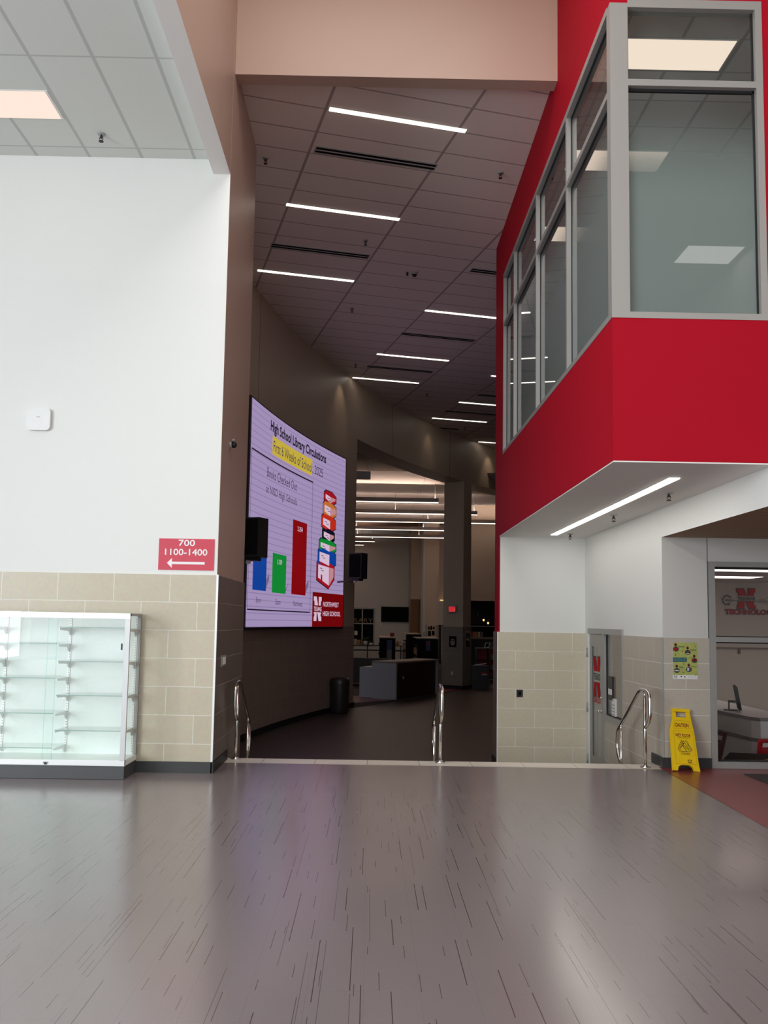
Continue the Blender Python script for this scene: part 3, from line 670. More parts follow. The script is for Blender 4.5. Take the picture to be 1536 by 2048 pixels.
for dz, k in ((.04, .06), (.02, -.03), (-.03, -.05)):
    line2(mb, (7.78, 2.155+dz), (7.90, 2.155+dz), .006, fl2, 'dark_ink'); line2(mb, (7.90, 2.155+dz), (7.98, 2.155+dz+k), .006, fl2, 'dark_ink'); line2(mb, (7.98, 2.155+dz+k), (8.4, 2.155+dz+k), .006, fl2, 'dark_ink')
text(mb, 'TECHNOLOGY', (7.10, 1.888, 8.14, 1.978), fl2, 'dark_ink', bold=.06, grow=.012)
text(mb, 'TECHNOLOGY', (7.10, 1.888, 8.14, 1.978), fl3, 'vinyl_red', bold=.03)
tag(mb.build('wall_logo', merge=False), 'red block N logo with TEXANS TECHNOLOGY lettering on the classroom wall', 'sign')
struct('trim_4', MB().box(6, 12, 17.95, 18, 1.20, 1.225, 'wood_door').box(7.35, 7.38, 17.95, 18, 1.1, 1.2, 'wood_door'), 'thin wooden rail on classroom wall', 'trim')
for (nm_, x0, x1, y0, y1, lb) in (('ceiling_light_panel', 5.3, 12, 13.75, 14.3, 'long glowing light panel near the glass of the classroom ceiling'), ('ceiling_light_panel', 5.5, 6.9, 15.7, 16.3, 'shorter glowing light panel deeper in the classroom ceiling')):
    t = thing(nm_, lb, 'light', (x0, y0, 2.515)); w_, d_ = x1-x0, y1-y0
    MB().box(0, w_, 0, d_, -.001, .004, 'plastic_white').build('frame', t); MB().box(.015, w_-.015, .015, d_-.015, -.006, -.001, 'panel_tech').build('diffuser', t)
# counter: long desk coming towards the right
t = thing('counter', 'white L shaped counter behind the classroom glass', 'counter', (0, 0, LO))
P0, P1 = Vector((4.6, 13.6)), Vector((5.12, 11.75))
top = [(4.68, 14.6), (4.87, 12.95), (4.98, 11.86), (5.06, 11.74), (5.6, 11.80), (5.6, 14.6)]
ins = lambda d: [(4.68+d, 14.6), (4.87+d, 12.95), (4.98+d, 11.86+d), (5.06+d*.7, 11.74+d), (5.6-d, 11.80+d), (5.6-d, 14.6)]
MB().prism(top, 1.02, 1.065, 'z', 'counter_white', side='counter_edge').build('countertop', t)
MB().prism(ins(.03), 0.004, 1.02, 'z', 'counter_white').build('front_panel', t)
MB().prism(ins(.005), .755, .795, 'z', 'counter_edge').build('ledge', t)
# monitor seen edge-on
t = thing('computer_monitor', 'black monitor seen edge-on on the classroom counter', 'monitor', (5.14, 12.7, LO+1.066), -.33)
MB().box(-.16, .02, -.05, .05, 0, .012, 'black').build('base', t)
MB().box(-.10, -.08, -.02, .02, .012, .13, 'black').box(-.10, .0, -.02, .02, .11, .14, 'black').build('stand', t)
mb = MB(); mb.prism([(.03, .02), (.065, .03), (.01, .34), (-.022, .34)], -.26, .26, 'y', 'black_matte'); s_ = mb.build('screen', t)
# chairs
def plastic_chair(label, loc, rz, mat, g):
    t = thing('classroom_chair', label, 'chair', loc, rz, None)
    mb = MB(); n = 8      # curved backrest with a hand hole
    def bp(u, v): return (u*.23, -.02-.05*math.cos(u*1.4)+(.0)+v*.10-.03, .46+v*.40)
    us = [-1, -.72, -.4, 0, .4, .72, 1]; vs = [0, .25, .5, .74, .88, 1.]
    for i in range(len(us)-1):
        for j in range(len(vs)-1):
            if vs[j] == .74 and -.45 < us[i] < .41: continue
            a, b, c_, d_ = bp(us[i], vs[j]), bp(us[i+1], vs[j]), bp(us[i+1], vs[j+1]), bp(us[i], vs[j+1])
            mb.face([a, b, c_, d_], mat, smooth=True)
    o = mb.build('backrest', t); md = o.modifiers.new('s', 'SOLIDIFY'); md.thickness = .012
    MB().bbox(-.23, .23, -.46, -.04, .44, .462, .06, mat, axis='z').build('seat', t)
    for sx in (-1, 1):
        for y in (-.42, -.06): MB().tube([(sx*.17, y+(.03 if y < -.2 else -.03), .44), (sx*.22, y, 0)], .012, 'steel', 8).build('leg', t)
    return t
plastic_chair('brown plastic chair at the left edge of the classroom glass', (4.60, 12.0, LO+.003), math.radians(-90), 'chair_brown', 0)
plastic_chair('red plastic chair beside the cardboard behind the classroom glass', (5.02, 11.22, LO+.003), math.radians(180), 'chair_red', 0)
# dark box and cardboard
t = thing('storage_box', 'open dark box low behind the classroom glass', 'box', (4.80, 10.86, LO+.003))
mb = MB().box(-.54, .54, 0, .02, 0, .56, 'dark_brown').box(-.54, .54, .24, .26, 0, .60, 'dark_brown').box(-.54, -.52, .02, .24, 0, .57, 'dark_brown').box(.52, .54, .02, .24, 0, .57, 'dark_brown').box(-.52, .52, .02, .24, 0, .02, 'dark_brown'); mb.build('box_body', t)
mb = MB(); mb.prism([(-.50, .58), (-.38, .70), (.50, .68), (.54, .58)], .262, .27, 'y', 'dark_brown'); mb.build('raised_flap', t)
tag(MB().box(4.50, 5.10, 10.87, 11.10, LO+.612, LO+.624, 'cardboard').build('cardboard_sheet'), 'flat brown cardboard lying on the dark box', 'cardboard')
tag(MB().box(4.84, 5.40, 10.89, 11.11, LO+.626, LO+.638, 'cardboard').build('cardboard_sheet'), 'second cardboard sheet overlapping at the right beneath the red chair', 'cardboard')

# ------------------------------------------------------------------ left display case
t = thing('display_case', 'glass display case with white back on a dark plinth by the left wall', 'display case', (0, 0, 0))
x0, x1, y0, y1 = -4.56, -2.43, 9.2, 9.66
MB().box(x0+.02, x1-.005, y0+.01, y1, .003, .135, 'kick_grey').build('plinth', t)
MB().box(x0, x1, y0, y1, .135, .19, 'case_white').build('base_deck', t)
MB().box(x0, x1, y0-.004, y0+.03, .14, .185, 'alu_bright').build('bottom_rail', t)
MB().box(x0, x1, y0-.004, y0+.04, 1.605, 1.66, 'alu_bright').box(x1-.04, x1, y0, y1, 1.635, 1.66, 'plastic_grey').build('top_rail', t)
MB().box(x1-.05, x1, y0-.004, y0+.03, .185, 1.605, 'alu_post').build('corner_post', t)
MB().box(x1-.03, x1, y1-.035, y1, .185, 1.635, 'alu').build('corner_post', t)
MB().box(x0, x1-.01, y1-.02, y1-.005, .19, 1.64, 'case_white').build('back_panel', t)
MB().box(x0, x1, y0, y1, 1.66, 1.668, 'glass_case').build('top_glass', t)
MB().box(x1-.012, x1-.005, y0+.03, y1-.035, .19, 1.635, 'glass_case').build('side_glass', t)
MB().box(-3.26, x1-.05, y0+.012, y0+.017, .187, 1.605, 'glass_case').build('sliding_door', t)
d = MB().box(x0, -3.17, y0+.024, y0+.029, .187, 1.605, 'glass_case').build('sliding_door', t)
MB().box(-3.262, -3.257, y0+.009, y0+.019, .187, 1.605, 'glass_green').build('door_edge', t); MB().box(-3.175, -3.168, y0+.022, y0+.031, .187, 1.605, 'glass_green').build('door_edge', t)
MB().box(-2.515, -2.50, y0+.004, y0+.012, 1.29, 1.355, 'black').build('pull_handle', t)
MB().box(-3.24, -3.19, y0-.010, y0-.004, .155, .17, 'plastic_grey').cyl(-3.215, .155, y0-.02, y0-.01, .012, 'black', axis='y', n=10).build('lock', t)
bays_ = [(x0+.02, -3.85, [1.505, 1.162, .819, .468]), (-3.835, -3.18, [1.337, .988, .635, .29]), (-3.165, -2.485, [1.505, 1.162, .819, .468])]
for xs in (-4.53, -3.842, -3.172, -2.476):
    mb = MB().box(xs-.011, xs+.011, y1-.032, y1-.02, .2, 1.635, 'alu_bright')
    for k in range(52): mb.box(xs-.004, xs+.004, y1-.0335, y1-.032, .215+.027*k, .228+.027*k, 'plastic_grey')
    mb.build('shelf_standard', t)
for a, b, zs in bays_:
    for z in zs:
        s_ = MB().box(a, b, y0+.06, y1-.035, z, z+.008, 'glass_case', {'-y': 'shelf_edge'}).build('glass_shelf', t)
        for xb in (a-.004, b+.004):
            mb = MB(); mb.prism([(y0+.075, z-.004), (y0+.075, z-.022), (y1-.10, z-.038), (y1-.06, z-.075), (y1-.033, z-.085), (y1-.033, z-.004)], xb-.005, xb+.005, 'x', 'alu_bright')
            mb.build('bracket', s_)

# ------------------------------------------------------------------ things on the left wall
mb = MB().box(-2.286, -1.688, YL-.008, YL, 2.137, 2.476, 'sign_red'); fs = lambda a, b: (a, YL-.0095, b)
sg = thing('direction_sign', 'red direction sign reading 700 1100-1400 with a white left arrow', 'sign')
mb.build('panel', sg)
mb = MB(); text(mb, '700', (-2.075, 2.396, -1.898, 2.465), fs, 'white_vinyl', bold=.012); text(mb, '1100-1400', (-2.218, 2.296, -1.762, 2.366), fs, 'white_vinyl', bold=.012)
poly(mb, [(-2.193, 2.212), (-2.14, 2.265), (-2.14, 2.226), (-1.787, 2.226), (-1.787, 2.199), (-2.14, 2.199), (-2.14, 2.158)], fs, 'white_vinyl'); mb.build('lettering', sg, merge=False)
t = thing('wireless_access_point', 'white rounded wireless access point high on the left wall', 'access point', (-3.64, YL, 3.75))
MB().bbox(-.128, .128, -.045, -.006, -.12, .12, .045, 'plastic_white').build('cover', t); MB().bbox(-.10, .10, -.006, 0, -.09, .09, .03, 'plastic_grey').build('mount', t); MB().box(-.02, .02, -.0465, -.045, .02, .03, 'grid_metal').build('badge', t)
t = thing('ceiling_light_panel', 'glowing rectangular light panel in the left tile ceiling', 'light', (-3.85, 8.68, 6.76))
MB().box(-.59, .59, -.25, .25, -.006, 0, 'plastic_white').build('frame', t); MB().box(-.575, .565, -.24, .24, -.010, -.006, 'panel_left').build('diffuser', t)

def sprinkler_proto(label, loc):
    t = thing('fire_sprinkler', label, 'sprinkler', loc)
    MB().lathe([(.0, -.012), (.04, -.012), (.045, -.002), (.045, 0)], 'plastic_grey').build('escutcheon', t)
    MB().cyl(0, 0, -.05, -.01, .011, 'dark_brown', n=10).tube([(.012, 0, -.03), (.02, 0, -.055), (0, 0, -.08)], .004, 'dark_brown', 6).tube([(-.012, 0, -.03), (-.02, 0, -.055), (0, 0, -.08)], .004, 'dark_brown', 6).build('frame', t)
    MB().cyl(0, 0, -.086, -.08, .026, 'dark_brown', n=12).build('deflector', t)
    return t
spr = sprinkler_proto('sprinkler head in the left white tile ceiling', (-2.957, 9.212, 6.76))
for loc, lb in [((-1.55, 11.93, ZC), 'corridor ceiling sprinkler next to the left taupe wall, nearest the opening'), ((1.74, 12.2, ZC), 'corridor ceiling sprinkler closest to the red wall'),
                ((-.18, 14.56, ZC), 'corridor ceiling sprinkler just beyond the second light bar'), ((-.47, 17.86, ZC), 'corridor ceiling sprinkler beyond the third light bar'),
                ((-.46, 21.87, ZC), 'corridor ceiling sprinkler left of the second air slot row by the curved wall'), ((1.49, 24.63, ZC), 'corridor ceiling sprinkler in the dark middle before the far light bars'),
                ((3.0, 28.9, ZC), 'farthest corridor ceiling sprinkler behind the last long light bar'),
                ((3.046, 13.69, ZB-.012), 'soffit sprinkler at the far end under the red overhang'), ((3.05, 11.24, ZB-.012), 'soffit sprinkler midway along the strip light'), ((3.09, 9.26, ZB-.012), 'soffit sprinkler nearest the front of the red overhang')]:
    dup(spr, loc, 0, lb)
# dome camera + switches on the return wall
t = thing('security_camera', 'small dome camera on the taupe wall beside the corridor opening', 'camera', (XL, 10.24, 3.62))
MB().cyl(0, 0, 0, .03, .045, 'plastic_grey', axis='x').build('base', t)
mb = MB(); mb.lathe([(.0, -.038), (.018, -.034), (.032, -.02), (.038, 0), (.032, .02), (.018, .034), (0, .038)], 'black', n=16); mb.v = [(v[0]+.05, v[1], v[2]) for v in mb.v]; mb.build('dome', t)
MB().tube([(.02, -.03, .03), (.06, -.06, .05)], .012, 'plastic_grey').build('visor', t)
t = thing('light_switch', 'double light switch on the shade-darkened tile side wall', 'switch', (XL+.015, 10.2, 1.155))
MB().box(0, .008, -.14, .14, -.06, .06, 'plastic_grey').build('plate', t); MB().box(.008, .016, -.08, -.03, -.04, .04, 'plastic_white').build('rocker', t); MB().box(.008, .016, .03, .08, -.04, .04, 'plastic_white').build('rocker', t)
# black plate on the pillar
t = thing('wall_outlet', 'black outlet plate on the beige tile pillar', 'outlet', (2.385, YP-.014, .53))
MB().box(-.05, .05, -.006, 0, -.058, .058, 'black').build('plate', t); MB().box(-.02, .02, -.009, -.006, -.03, .03, 'black_matte').box(.02, .028, -.009, -.006, -.045, -.038, 'plastic_grey').build('socket', t)

# ------------------------------------------------------------------ stair handrails
def handrail(label, loc):
    t = thing('stair_handrail', label, 'handrail', loc)
    r = .021
    MB().cyl(0, 0, 0, .80, r*.9, 'steel', n=16).build('post', t)
    MB().cyl(0, 1.0, -.45, .30, r*.9, 'steel', n=16).build('post', t)
    MB().cyl(0, 0, 0, .018, .058, 'steel', n=24).cyl(0, 0, .018, .03, .034, 'steel', r1=.026, n=24).build('base_flange', t)
    MB().cyl(0, 1.0, -.45, -.432, .058, 'steel', n=24).build('base_flange', t)
    p = fillet([(0, -.015, .46), (0, -.10, .50), (0, -.19, .58), (0, -.19, .84), (0, -.06, .885), (0, .17, .885), (0, .98, .395), (0, 1.15, .30), (0, 1.19, .08), (0, 1.10, -.06), (0, 1.015, -.11)], .10, 7)
    MB().tube(p, r, 'steel', 14).build('rail', t)
    MB().tube([(0, 0, .80), (0, .02, .868)], .012, 'steel').build('bracket', t); MB().tube([(0, 1.0, .30), (0, 1.0, .37)], .012, 'steel').build('bracket', t)
    return t
hr = handrail('stainless steel handrail in the middle of the step edge', (.845, 10.62, 0))
dup(hr, (-1.53, 10.66, 0), 0, 'stainless steel handrail against the shade-darkened tile wall at the left of the steps')
dup(hr, (3.195, 10.50, 0), 0, 'stainless steel handrail beside the right tile wall near the yellow sign')

# ------------------------------------------------------------------ wet floor sign
t = thing('wet_floor_sign', 'yellow caution wet floor sign leaning folded against the tile wall', 'sign', (3.578, 10.27, .006))
lean = math.radians(20); t.rotation_euler = (-lean, .05, 0); t.scale = (.93, 1, 1.06)
Hs = .665
outline = [(-.158, 0), (-.158, .10), (-.155, .42), (-.115, .55), (-.108, .665), (.108, .665), (.108, .62), (.118, .54), (.140, .42), (.168, .0), (.105, 0), (.088, .045), (.05, .062), (-.045, .062), (-.09, .045), (-.10, 0)]
def ring_panel(y0, y1, name):
    # front shell with handle slot: split around the hole
    mb = MB()
    xl = lambda z: -.158 if z < .10 else (-.158+.003*(z-.1)/.32 if z < .42 else (-.155+.04*(z-.42)/.13 if z < .55 else -.115+.007*(z-.55)/.115))
    xr = lambda z: .168-.028*z/.42 if z < .42 else (.140-.022*(z-.42)/.12 if z < .54 else (.118-.01*(z-.54)/.08 if z < .62 else .108))
    zt, zb = .635, .575
    mb.prism([(xl(.06), .062), (-.045, .062), (.05, .062), (xr(.06), .062), (xr(.42), .42), (xr(.54), .54), (xr(zb), zb), (xl(zb), zb), (xl(.55), .55), (xl(.42), .42), (xl(.1), .1)], y0, y1, 'y', 'yellow_plastic')
    mb.prism([(-.160, 0), (-.098, 0), (-.088, .04), (-.045, .062), (xl(.06), .062)], y0-.004, y1, 'y', 'yellow_plastic'); mb.prism([(.103, 0), (.172, 0), (xr(.06), .062), (.05, .062), (.09, .04)], y0-.004, y1, 'y', 'yellow_plastic')
    mb.prism([(xl(zb), zb), (-.068, zb), (-.068, zt), (xl(zt), zt)], y0, y1, 'y', 'yellow_plastic'); mb.prism([(.060, zb), (xr(zb), zb), (xr(zt), zt), (.060, zt)], y0, y1, 'y', 'yellow_plastic')
    mb.prism([(-.112, zt), (.110, zt), (.110, .667), (-.112, .667)], y0-.006, y1+.004, 'y', 'yellow_plastic')
    return mb.build(name, t)
fp = ring_panel(-.012, .0, 'front_panel'); ring_panel(.012, .024, 'rear_panel')
MB().cyl(.006, .658, -.10, .10, .011, 'yellow_plastic', axis='x').build('hinge', t)
mb = MB(); fy = lambda a, b: (a, -.0135, b)
for pl in ([(-.108, .448), (-.092, .535), (.088, .535), (.108, .455)], [(-.112, .068), (-.112, .425), (.118, .428), (.142, .075)]):
    for a, b in zip(pl, pl[1:]+pl[:1]): line2(mb, a, b, .0035, fy, 'yellow_groove')
mb.build('panel_groove', fp, merge=False)
mb = MB(); text(mb, 'CAUTION', (-.088, .467, .078, .510), fy, 'red_ink', bold=.03); text(mb, 'WET FLOOR', (-.096, .362, .092, .395), fy, 'red_ink', bold=.03)
for i in range(16):
    a, b = -.072+i*.0092, -.072+(i+1)*.0092
    line2(mb, (a, .352+.004*math.sin(i*1.3)), (b, .352+.004*math.sin((i+1)*1.3)), .003, fy, 'dark_ink')
T3 = [(-.002, .318), (-.062, .207), (.075, .204)]
for a, b in zip(T3, T3[1:]+T3[:1]): line2(mb, a, b, .005, fy, 'dark_ink')
disc(mb, (-.004, .288), .009, fy, 'dark_ink', 12)
for a, b, w_ in (((-.012, .276), (-.03, .255), .006), ((-.012, .276), (.012, .258), .007), ((.012, .258), (.03, .262), .005), ((-.014, .262), (.03, .207), .007), ((.012, .25), (.045, .235), .006), ((.045, .235), (.052, .222), .005), ((-.035, .25), (-.042, .238), .004)): line2(mb, a, b, w_, fy, 'dark_ink')
def rot(o, ang):
    c, s = math.cos(ang), math.sin(ang); return lambda a, b: fy(o[0]+a*c-b*s, o[1]+a*s+b*c)
text(mb, 'ACHTUNG', (-.058, -.010, .058, .012), rot((-.047, .273), math.radians(60)), 'dark_ink', bold=.02)
text(mb, 'ATTENTION', (-.066, -.010, .066, .012), rot((.058, .270), math.radians(-57)), 'dark_ink', bold=.02)
text(mb, 'CUIDADO', (-.046, .170, .066, .193), fy, 'dark_ink', bold=.01)
disc(mb, (.056, .112), .027, fy, 'dark_ink', 20, .009); mb.build('printing', fp, merge=False)
mb = MB(); disc(mb, (.056, .112), .016, lambda a, b: (a, -.0145, b), 'yellow_plastic', 14, .0045); line2(mb, (.030, .094), (.084, .092), .006, fy, 'dark_ink'); line2(mb, (.034, .085), (.082, .083), .004, fy, 'dark_ink'); mb.build('maker_mark', fp, merge=False)

# ------------------------------------------------------------------ green poster
t = thing('safety_poster', 'green map poster with red pins and dark circles above the yellow sign', 'poster', (3.538, YW-.016, 1.014))
MB().box(0, .288, 0, .003, 0, .418, 'paper').build('sheet', t)
mb = MB(); k1 = lambda a, b: (a, -.0008, b); k2 = lambda a, b: (a, -.0016, b); k3 = lambda a, b: (a, -.0024, b); k4 = lambda a, b: (a, -.0032, b)
poly(mb, [(.0, .045), (.286, .045), (.286, .42), (0, .42)], k1, 'poster_green')
random.seed(3)
for i in range(16):
    x, z = random.uniform(.01, .25), random.uniform(.06, .38); a = random.uniform(0, 3.14)
    x2, z2 = min(.28, max(.005, x+.09*math.cos(a))), min(.415, max(.05, z+.07*math.sin(a))); line2(mb, (x, z), (x2, z2), .003, k2, 'poster_line')
for cx_, cz in ((.036, .345), (.175, .310), (.251, .217), (.045, .098), (.186, .112)):
    disc(mb, (cx_, cz), .034, k3, 'poster_dark', 20, .028); disc(mb, (cx_-.002, cz+.052), .016, k3, 'poster_pin', 14); poly(mb, [(cx_-.016, cz+.048), (cx_+.014, cz+.048), (cx_-.001, cz+.026)], k3, 'poster_pin'); disc(mb, (cx_-.002, cz+.054), .010, k4, 'poster_pin_dark', 12)
poly(mb, [(.016, .332), (.052, .336), (.050, .357), (.018, .352)], k4, 'vinyl_red'); line2(mb, (.052, .333), (.052, .366), .008, k4, 'poster_pin')
line2(mb, (.16, .297), (.192, .330), .007, k4, 'poster_pin'); line2(mb, (.155, .298), (.192, .296), .009, k4, 'vinyl_pale')
poly(mb, [(.225, .213), (.232, .232), (.252, .238), (.27, .230), (.278, .213)], k4, 'vinyl_red'); disc(mb, (.255, .222), .008, k4, 'vinyl_pale')
line2(mb, (.018, .098), (.072, .096), .013, k4, 'vinyl_pale'); poly(mb, [(.165, .097), (.188, .097), (.188, .13), (.165, .13)], k4, 'poster_blue'); line2(mb, (.20, .097), (.20, .125), .014, k4, 'poster_pin')
for x, z in ((.262, .385), (.11, .330), (.031, .283), (.128, .180), (.122, .082), (.264, .058)):
    disc(mb, (x, z), .009, k2, 'poster_pin', 10); poly(mb, [(x-.009, z), (x+.009, z), (x+.001, z-.02)], k2, 'poster_pin'); disc(mb, (x, z+.001), .005, k3, 'poster_cream', 8)
poly(mb, [(.0, .197), (.162, .197), (.162, .249), (.0, .249)], k3, 'poster_teal')
for i, s in enumerate(('BE AWARE OF THE', 'RISK FACTORS AND', 'PLAN YOUR ACTIONS')): text(mb, s, (.010, .235-.0145*i, .150, .244-.0145*i), k4, 'poster_teal_text', bold=.03)
for (x, z, w_) in ((.06, .380, .085), (.06, .370, .08), (.20, .342, .078), (.215, .331, .055), (.182, .246, .055), (.065, .140, .06), (.075, .130, .045), (.205, .145, .07)): line2(mb, (x, z), (x+w_, z), .0042, k3, 'poster_dark')
text(mb, 'SAFE', (.01, .028, .05, .038), k2, 'dark_ink', bold=.03); disc(mb, (.096, .030), .010, k2, 'dark_ink', 10, .008); disc(mb, (.137, .026), .010, k2, 'poster_pin', 10, .008)
for i in range(3): line2(mb, (.175, .032-.008*i), (.278, .032-.008*i), .0018, k2, 'plastic_grey')
line2(mb, (.01, .013), (.05, .013), .004, k2, 'dark_ink')
mb.build('printing', t, merge=False)

# ------------------------------------------------------------------ ceiling lights (corridor)
def strip(label, cx_, cy_, L, w_, z, ang, mat, name='linear_ceiling_light'):
    t = thing(name, label, 'light', (cx_, cy_, z), ang)
    MB().box(-L/2-.012, L/2+.012, -w_/2-.012, w_/2+.012, -.004, .0, 'plastic_white').build('housing', t)
    MB().box(-L/2, L/2, -w_/2, w_/2, -.010, -.004, mat).build('diffuser', t)
    return t
A15 = math.radians(14.2)
L1 = strip('white LED bar in the corridor ceiling nearest the opening', .262, 10.915, 1.80, .075, ZC, A15, 'led')
for x, y, lb in ((-.515, 13.53, 'white LED bar second from the opening in the left column of corridor lights'), (-1.285, 16.17, 'white LED bar third from the opening ending above the curved wall'),
                 (1.90, 18.12, 'white LED bar that meets the red wall edge, fourth from the opening'), (.94, 21.20, 'white LED bar above the gap between the two rows of air slots, mid corridor'),
                 (.32, 23.32, 'white LED bar whose left end touches the curved wall near the first downlight glow'), (3.35, 25.75, 'short visible LED bar beside the red wall, upper of the far pair'),
                 (2.72, 27.84, 'long LED bar lower of the far pair before the curved wall'), (3.9, 22.9, 'small LED bar end peeking out left of the red wall edge'), (4.6, 31.4, 'farthest LED bar end just left of the red wall')):
    dup(L1, (x, y, ZC), A15, lb)
def slot(label, cx_, cy_, z, ang, L=1.74):
    t = thing('slot_diffuser', label, 'air vent', (cx_, cy_, z), ang)
    MB().box(-L/2, L/2, -.10, .10, -.004, 0, 'grid_metal').build('frame', t)
    for k in (-1, 1): MB().box(-L/2+.02, L/2-.02, k*.042-.022, k*.042+.022, -.008, -.004, 'black_matte').build('slot', t)
    return t
V1 = slot('double slot air vent nearest the opening in the corridor ceiling', -.02, 11.88, ZC, A15)
for x, y, lb in ((-.96, 15.04, 'double slot air vent between the second and third LED bars'), (2.55, 15.95, 'air slot vent cut off by the red wall edge'), (1.42, 19.62, 'double slot air vent below the fourth LED bar'),
                 (.66, 22.24, 'double slot air vent between the two mid corridor LED bars'), (3.75, 24.85, 'small visible air slot at the red wall above the far LED pair'), (3.0, 26.85, 'dark air slot between the far pair of LED bars'), (2.0, 29.0, 'faint air slot under the lowest LED bar at the curved wall')):
    dup(V1, (x, y, ZC), A15, lb)
t = thing('ceiling_sensor', 'small ceiling camera between the corridor light bars', 'camera', (.707, 15.92, ZC)); MB().cyl(0, 0, -.04, 0, .055, 'plastic_grey').build('base', t)
mb = MB(); mb.lathe([(0, -.085), (.03, -.075), (.045, -.04)], 'black'); mb.build('dome', t); MB().cyl(-.13, 0, -.06, 0, .02, 'dark_brown', n=10).build('detector', t)
strip('long strip light recessed in the soffit under the red overhang', 2.832, 11.08, 5.54, .095, ZB-.012, math.radians(90), 'led_soffit')
# panels in the upper room and one in the hall ceiling
t = thing('ceiling_light_panel', 'bright panel light seen through the top front pane of the red room', 'light', (2.90, 8.47, 7.3))
MB().box(-.59, .59, -.25, .25, -.006, 0, 'plastic_white').build('frame', t); MB().box(-.575, .57, -.235, .235, -.010, -.006, 'panel_room').build('diffuser', t)
dup(t, (2.92, 10.545, 7.3), 0, 'second panel light of the red room, seen behind the frosted film')
dup(t, (2.92, 12.65, 7.3), 0, 'third panel light of the red room, smallest and farthest back')
pl = bpy.data.objects
hp = thing('ceiling_light_panel', 'panel light in the tall hall ceiling, seen only as a reflection in the front pane', 'light', (7.25, -3.7, TOP))
MB().box(-.6, .6, -.45, .45, -.01, 0, 'panel_hall').build('diffuser', hp)

# wall-washing downlights along the curved wall
def downlight(label, ang, e):
    x, y = cv(ang, .42); t = thing('downlight', label, 'light', (x, y, ZC))
    MB().lathe([(.07, -.004), (.085, -.004), (.085, 0)], 'plastic_white').build('trim_ring', t)
    l = bpy.data.lights.new('spot', 'SPOT'); l.energy = e; l.color = (1, .78, .55); l.spot_size = math.radians(64); l.spot_blend = .9; l.shadow_soft_size = .03
    o = bpy.data.objects.new('spot_lamp', l); C.objects.link(o); o.parent = t; o.location = (0, 0, -.03)
    wx, wy = cv(ang, 0); d = Vector((wx-x, wy-y, -1.1)); o.rotation_euler = d.to_track_quat('-Z', 'Y').to_euler()
downlight('downlight washing the curved wall right of the big screen', 160.9, 10)
downlight('downlight washing the curved wall above the pier', 150.5, 5)
downlight('downlight washing the curved wall next to the red wall edge', 143.4, 12)

# ------------------------------------------------------------------ big curved LED screen
SX0, SZ0 = 171.2, 1.48
def scr(s, t_, lay=0): a = SX0-math.degrees(s/35.06); x, y = cv(a, .15+.004*lay); return (x, y, SZ0+t_)
SL = lambda k: (lambda s, t_: scr(s, t_, k))
t = thing('led_screen', 'large curved LED screen showing a library circulation bar chart', 'screen')
W_, H_ = 6.45, 4.22
mb = MB(); n = 26
for i in range(n):
    a, b = -.06+(W_+.10)*i/n, -.06+(W_+.10)*(i+1)/n
    for z0_, z1_ in ((-.05, H_+.03),):
        f = lambda s, z, o: (*cv(SX0-math.degrees(s/35.06), o), SZ0+z)
        mb.face([f(a, z0_, .142), f(b, z0_, .142), f(b, z1_, .142), f(a, z1_, .142)], 'black')
        mb.face([f(a, z0_, .02), f(b, z0_, .02), f(b, z0_, .142), f(a, z0_, .142)], 'black'); mb.face([f(a, z1_, .02), f(b, z1_, .02), f(b, z1_, .142), f(a, z1_, .142)], 'black')
for s in (-.06, W_+.04): mb.face([(*cv(SX0-math.degrees(s/35.06), .02), SZ0-.05), (*cv(SX0-math.degrees(s/35.06), .142), SZ0-.05), (*cv(SX0-math.degrees(s/35.06), .142), SZ0+H_+.03), (*cv(SX0-math.degrees(s/35.06), .02), SZ0+H_+.03)], 'black')
mb.build('cabinet', t)
mb = MB()
def rect(s0, t0, s1, t1, mat, lay, step=.3):
    k = max(1, int((s1-s0)/step))
    for i in range(k):
        a, b = s0+(s1-s0)*i/k, s0+(s1-s0)*(i+1)/k
        mb.face([scr(a, t0, lay), scr(b, t0, lay), scr(b, t1, lay), scr(a, t1, lay)], mat, uv=[(a, t0), (b, t0), (b, t1), (a, t1)])
rect(0, 0, W_-.02, H_, 'scr_bg', 0, .2)
text(mb, 'High School Library Circulations', (1.22, 3.80, 5.03, 4.08), SL(2), 'scr_black', bold=.03)
rect(1.38, 3.42, 4.09, 3.79, 'scr_yellow', 1)
text(mb, 'First 6 Weeks of School', (1.44, 3.49, 4.06, 3.71), SL(2), 'scr_thin', bold=.0); text(mb, ', 2025', (4.10, 3.46, 4.82, 3.70), SL(2), 'scr_thin')
for a in ((.05, 3.27, 4.18, 3.30), (.05, .31, 4.16, .335)): rect(*a, 'scr_black', 1)
rect(.05, .31, .068, 3.3, 'scr_thin', 1); rect(4.15, .31, 4.168, 3.3, 'scr_thin', 1)
text(mb, 'Books Checked Out', (1.07, 2.92, 3.07, 3.11), SL(2), 'scr_thin'); text(mb, 'at NISD High Schools', (1.04, 2.56, 3.09, 2.76), SL(2), 'scr_thin')
for a in ((1.19, .72, 1.40, 1.05), (2.49, .70, 2.66, .92), (3.82, .72, 4.02, 1.05)): poly(mb, [(a[0], a[1]), (a[2], a[1]+.2), (a[2], a[3]), (a[0], a[3]-.15)], SL(1), 'scr_shade')
rect(.33, .69, 1.20, 1.75, 'scr_blue', 2); rect(1.58, .68, 2.49, 1.47, 'scr_green', 2); rect(2.87, .69, 3.82, 2.29, 'scr_red', 2)
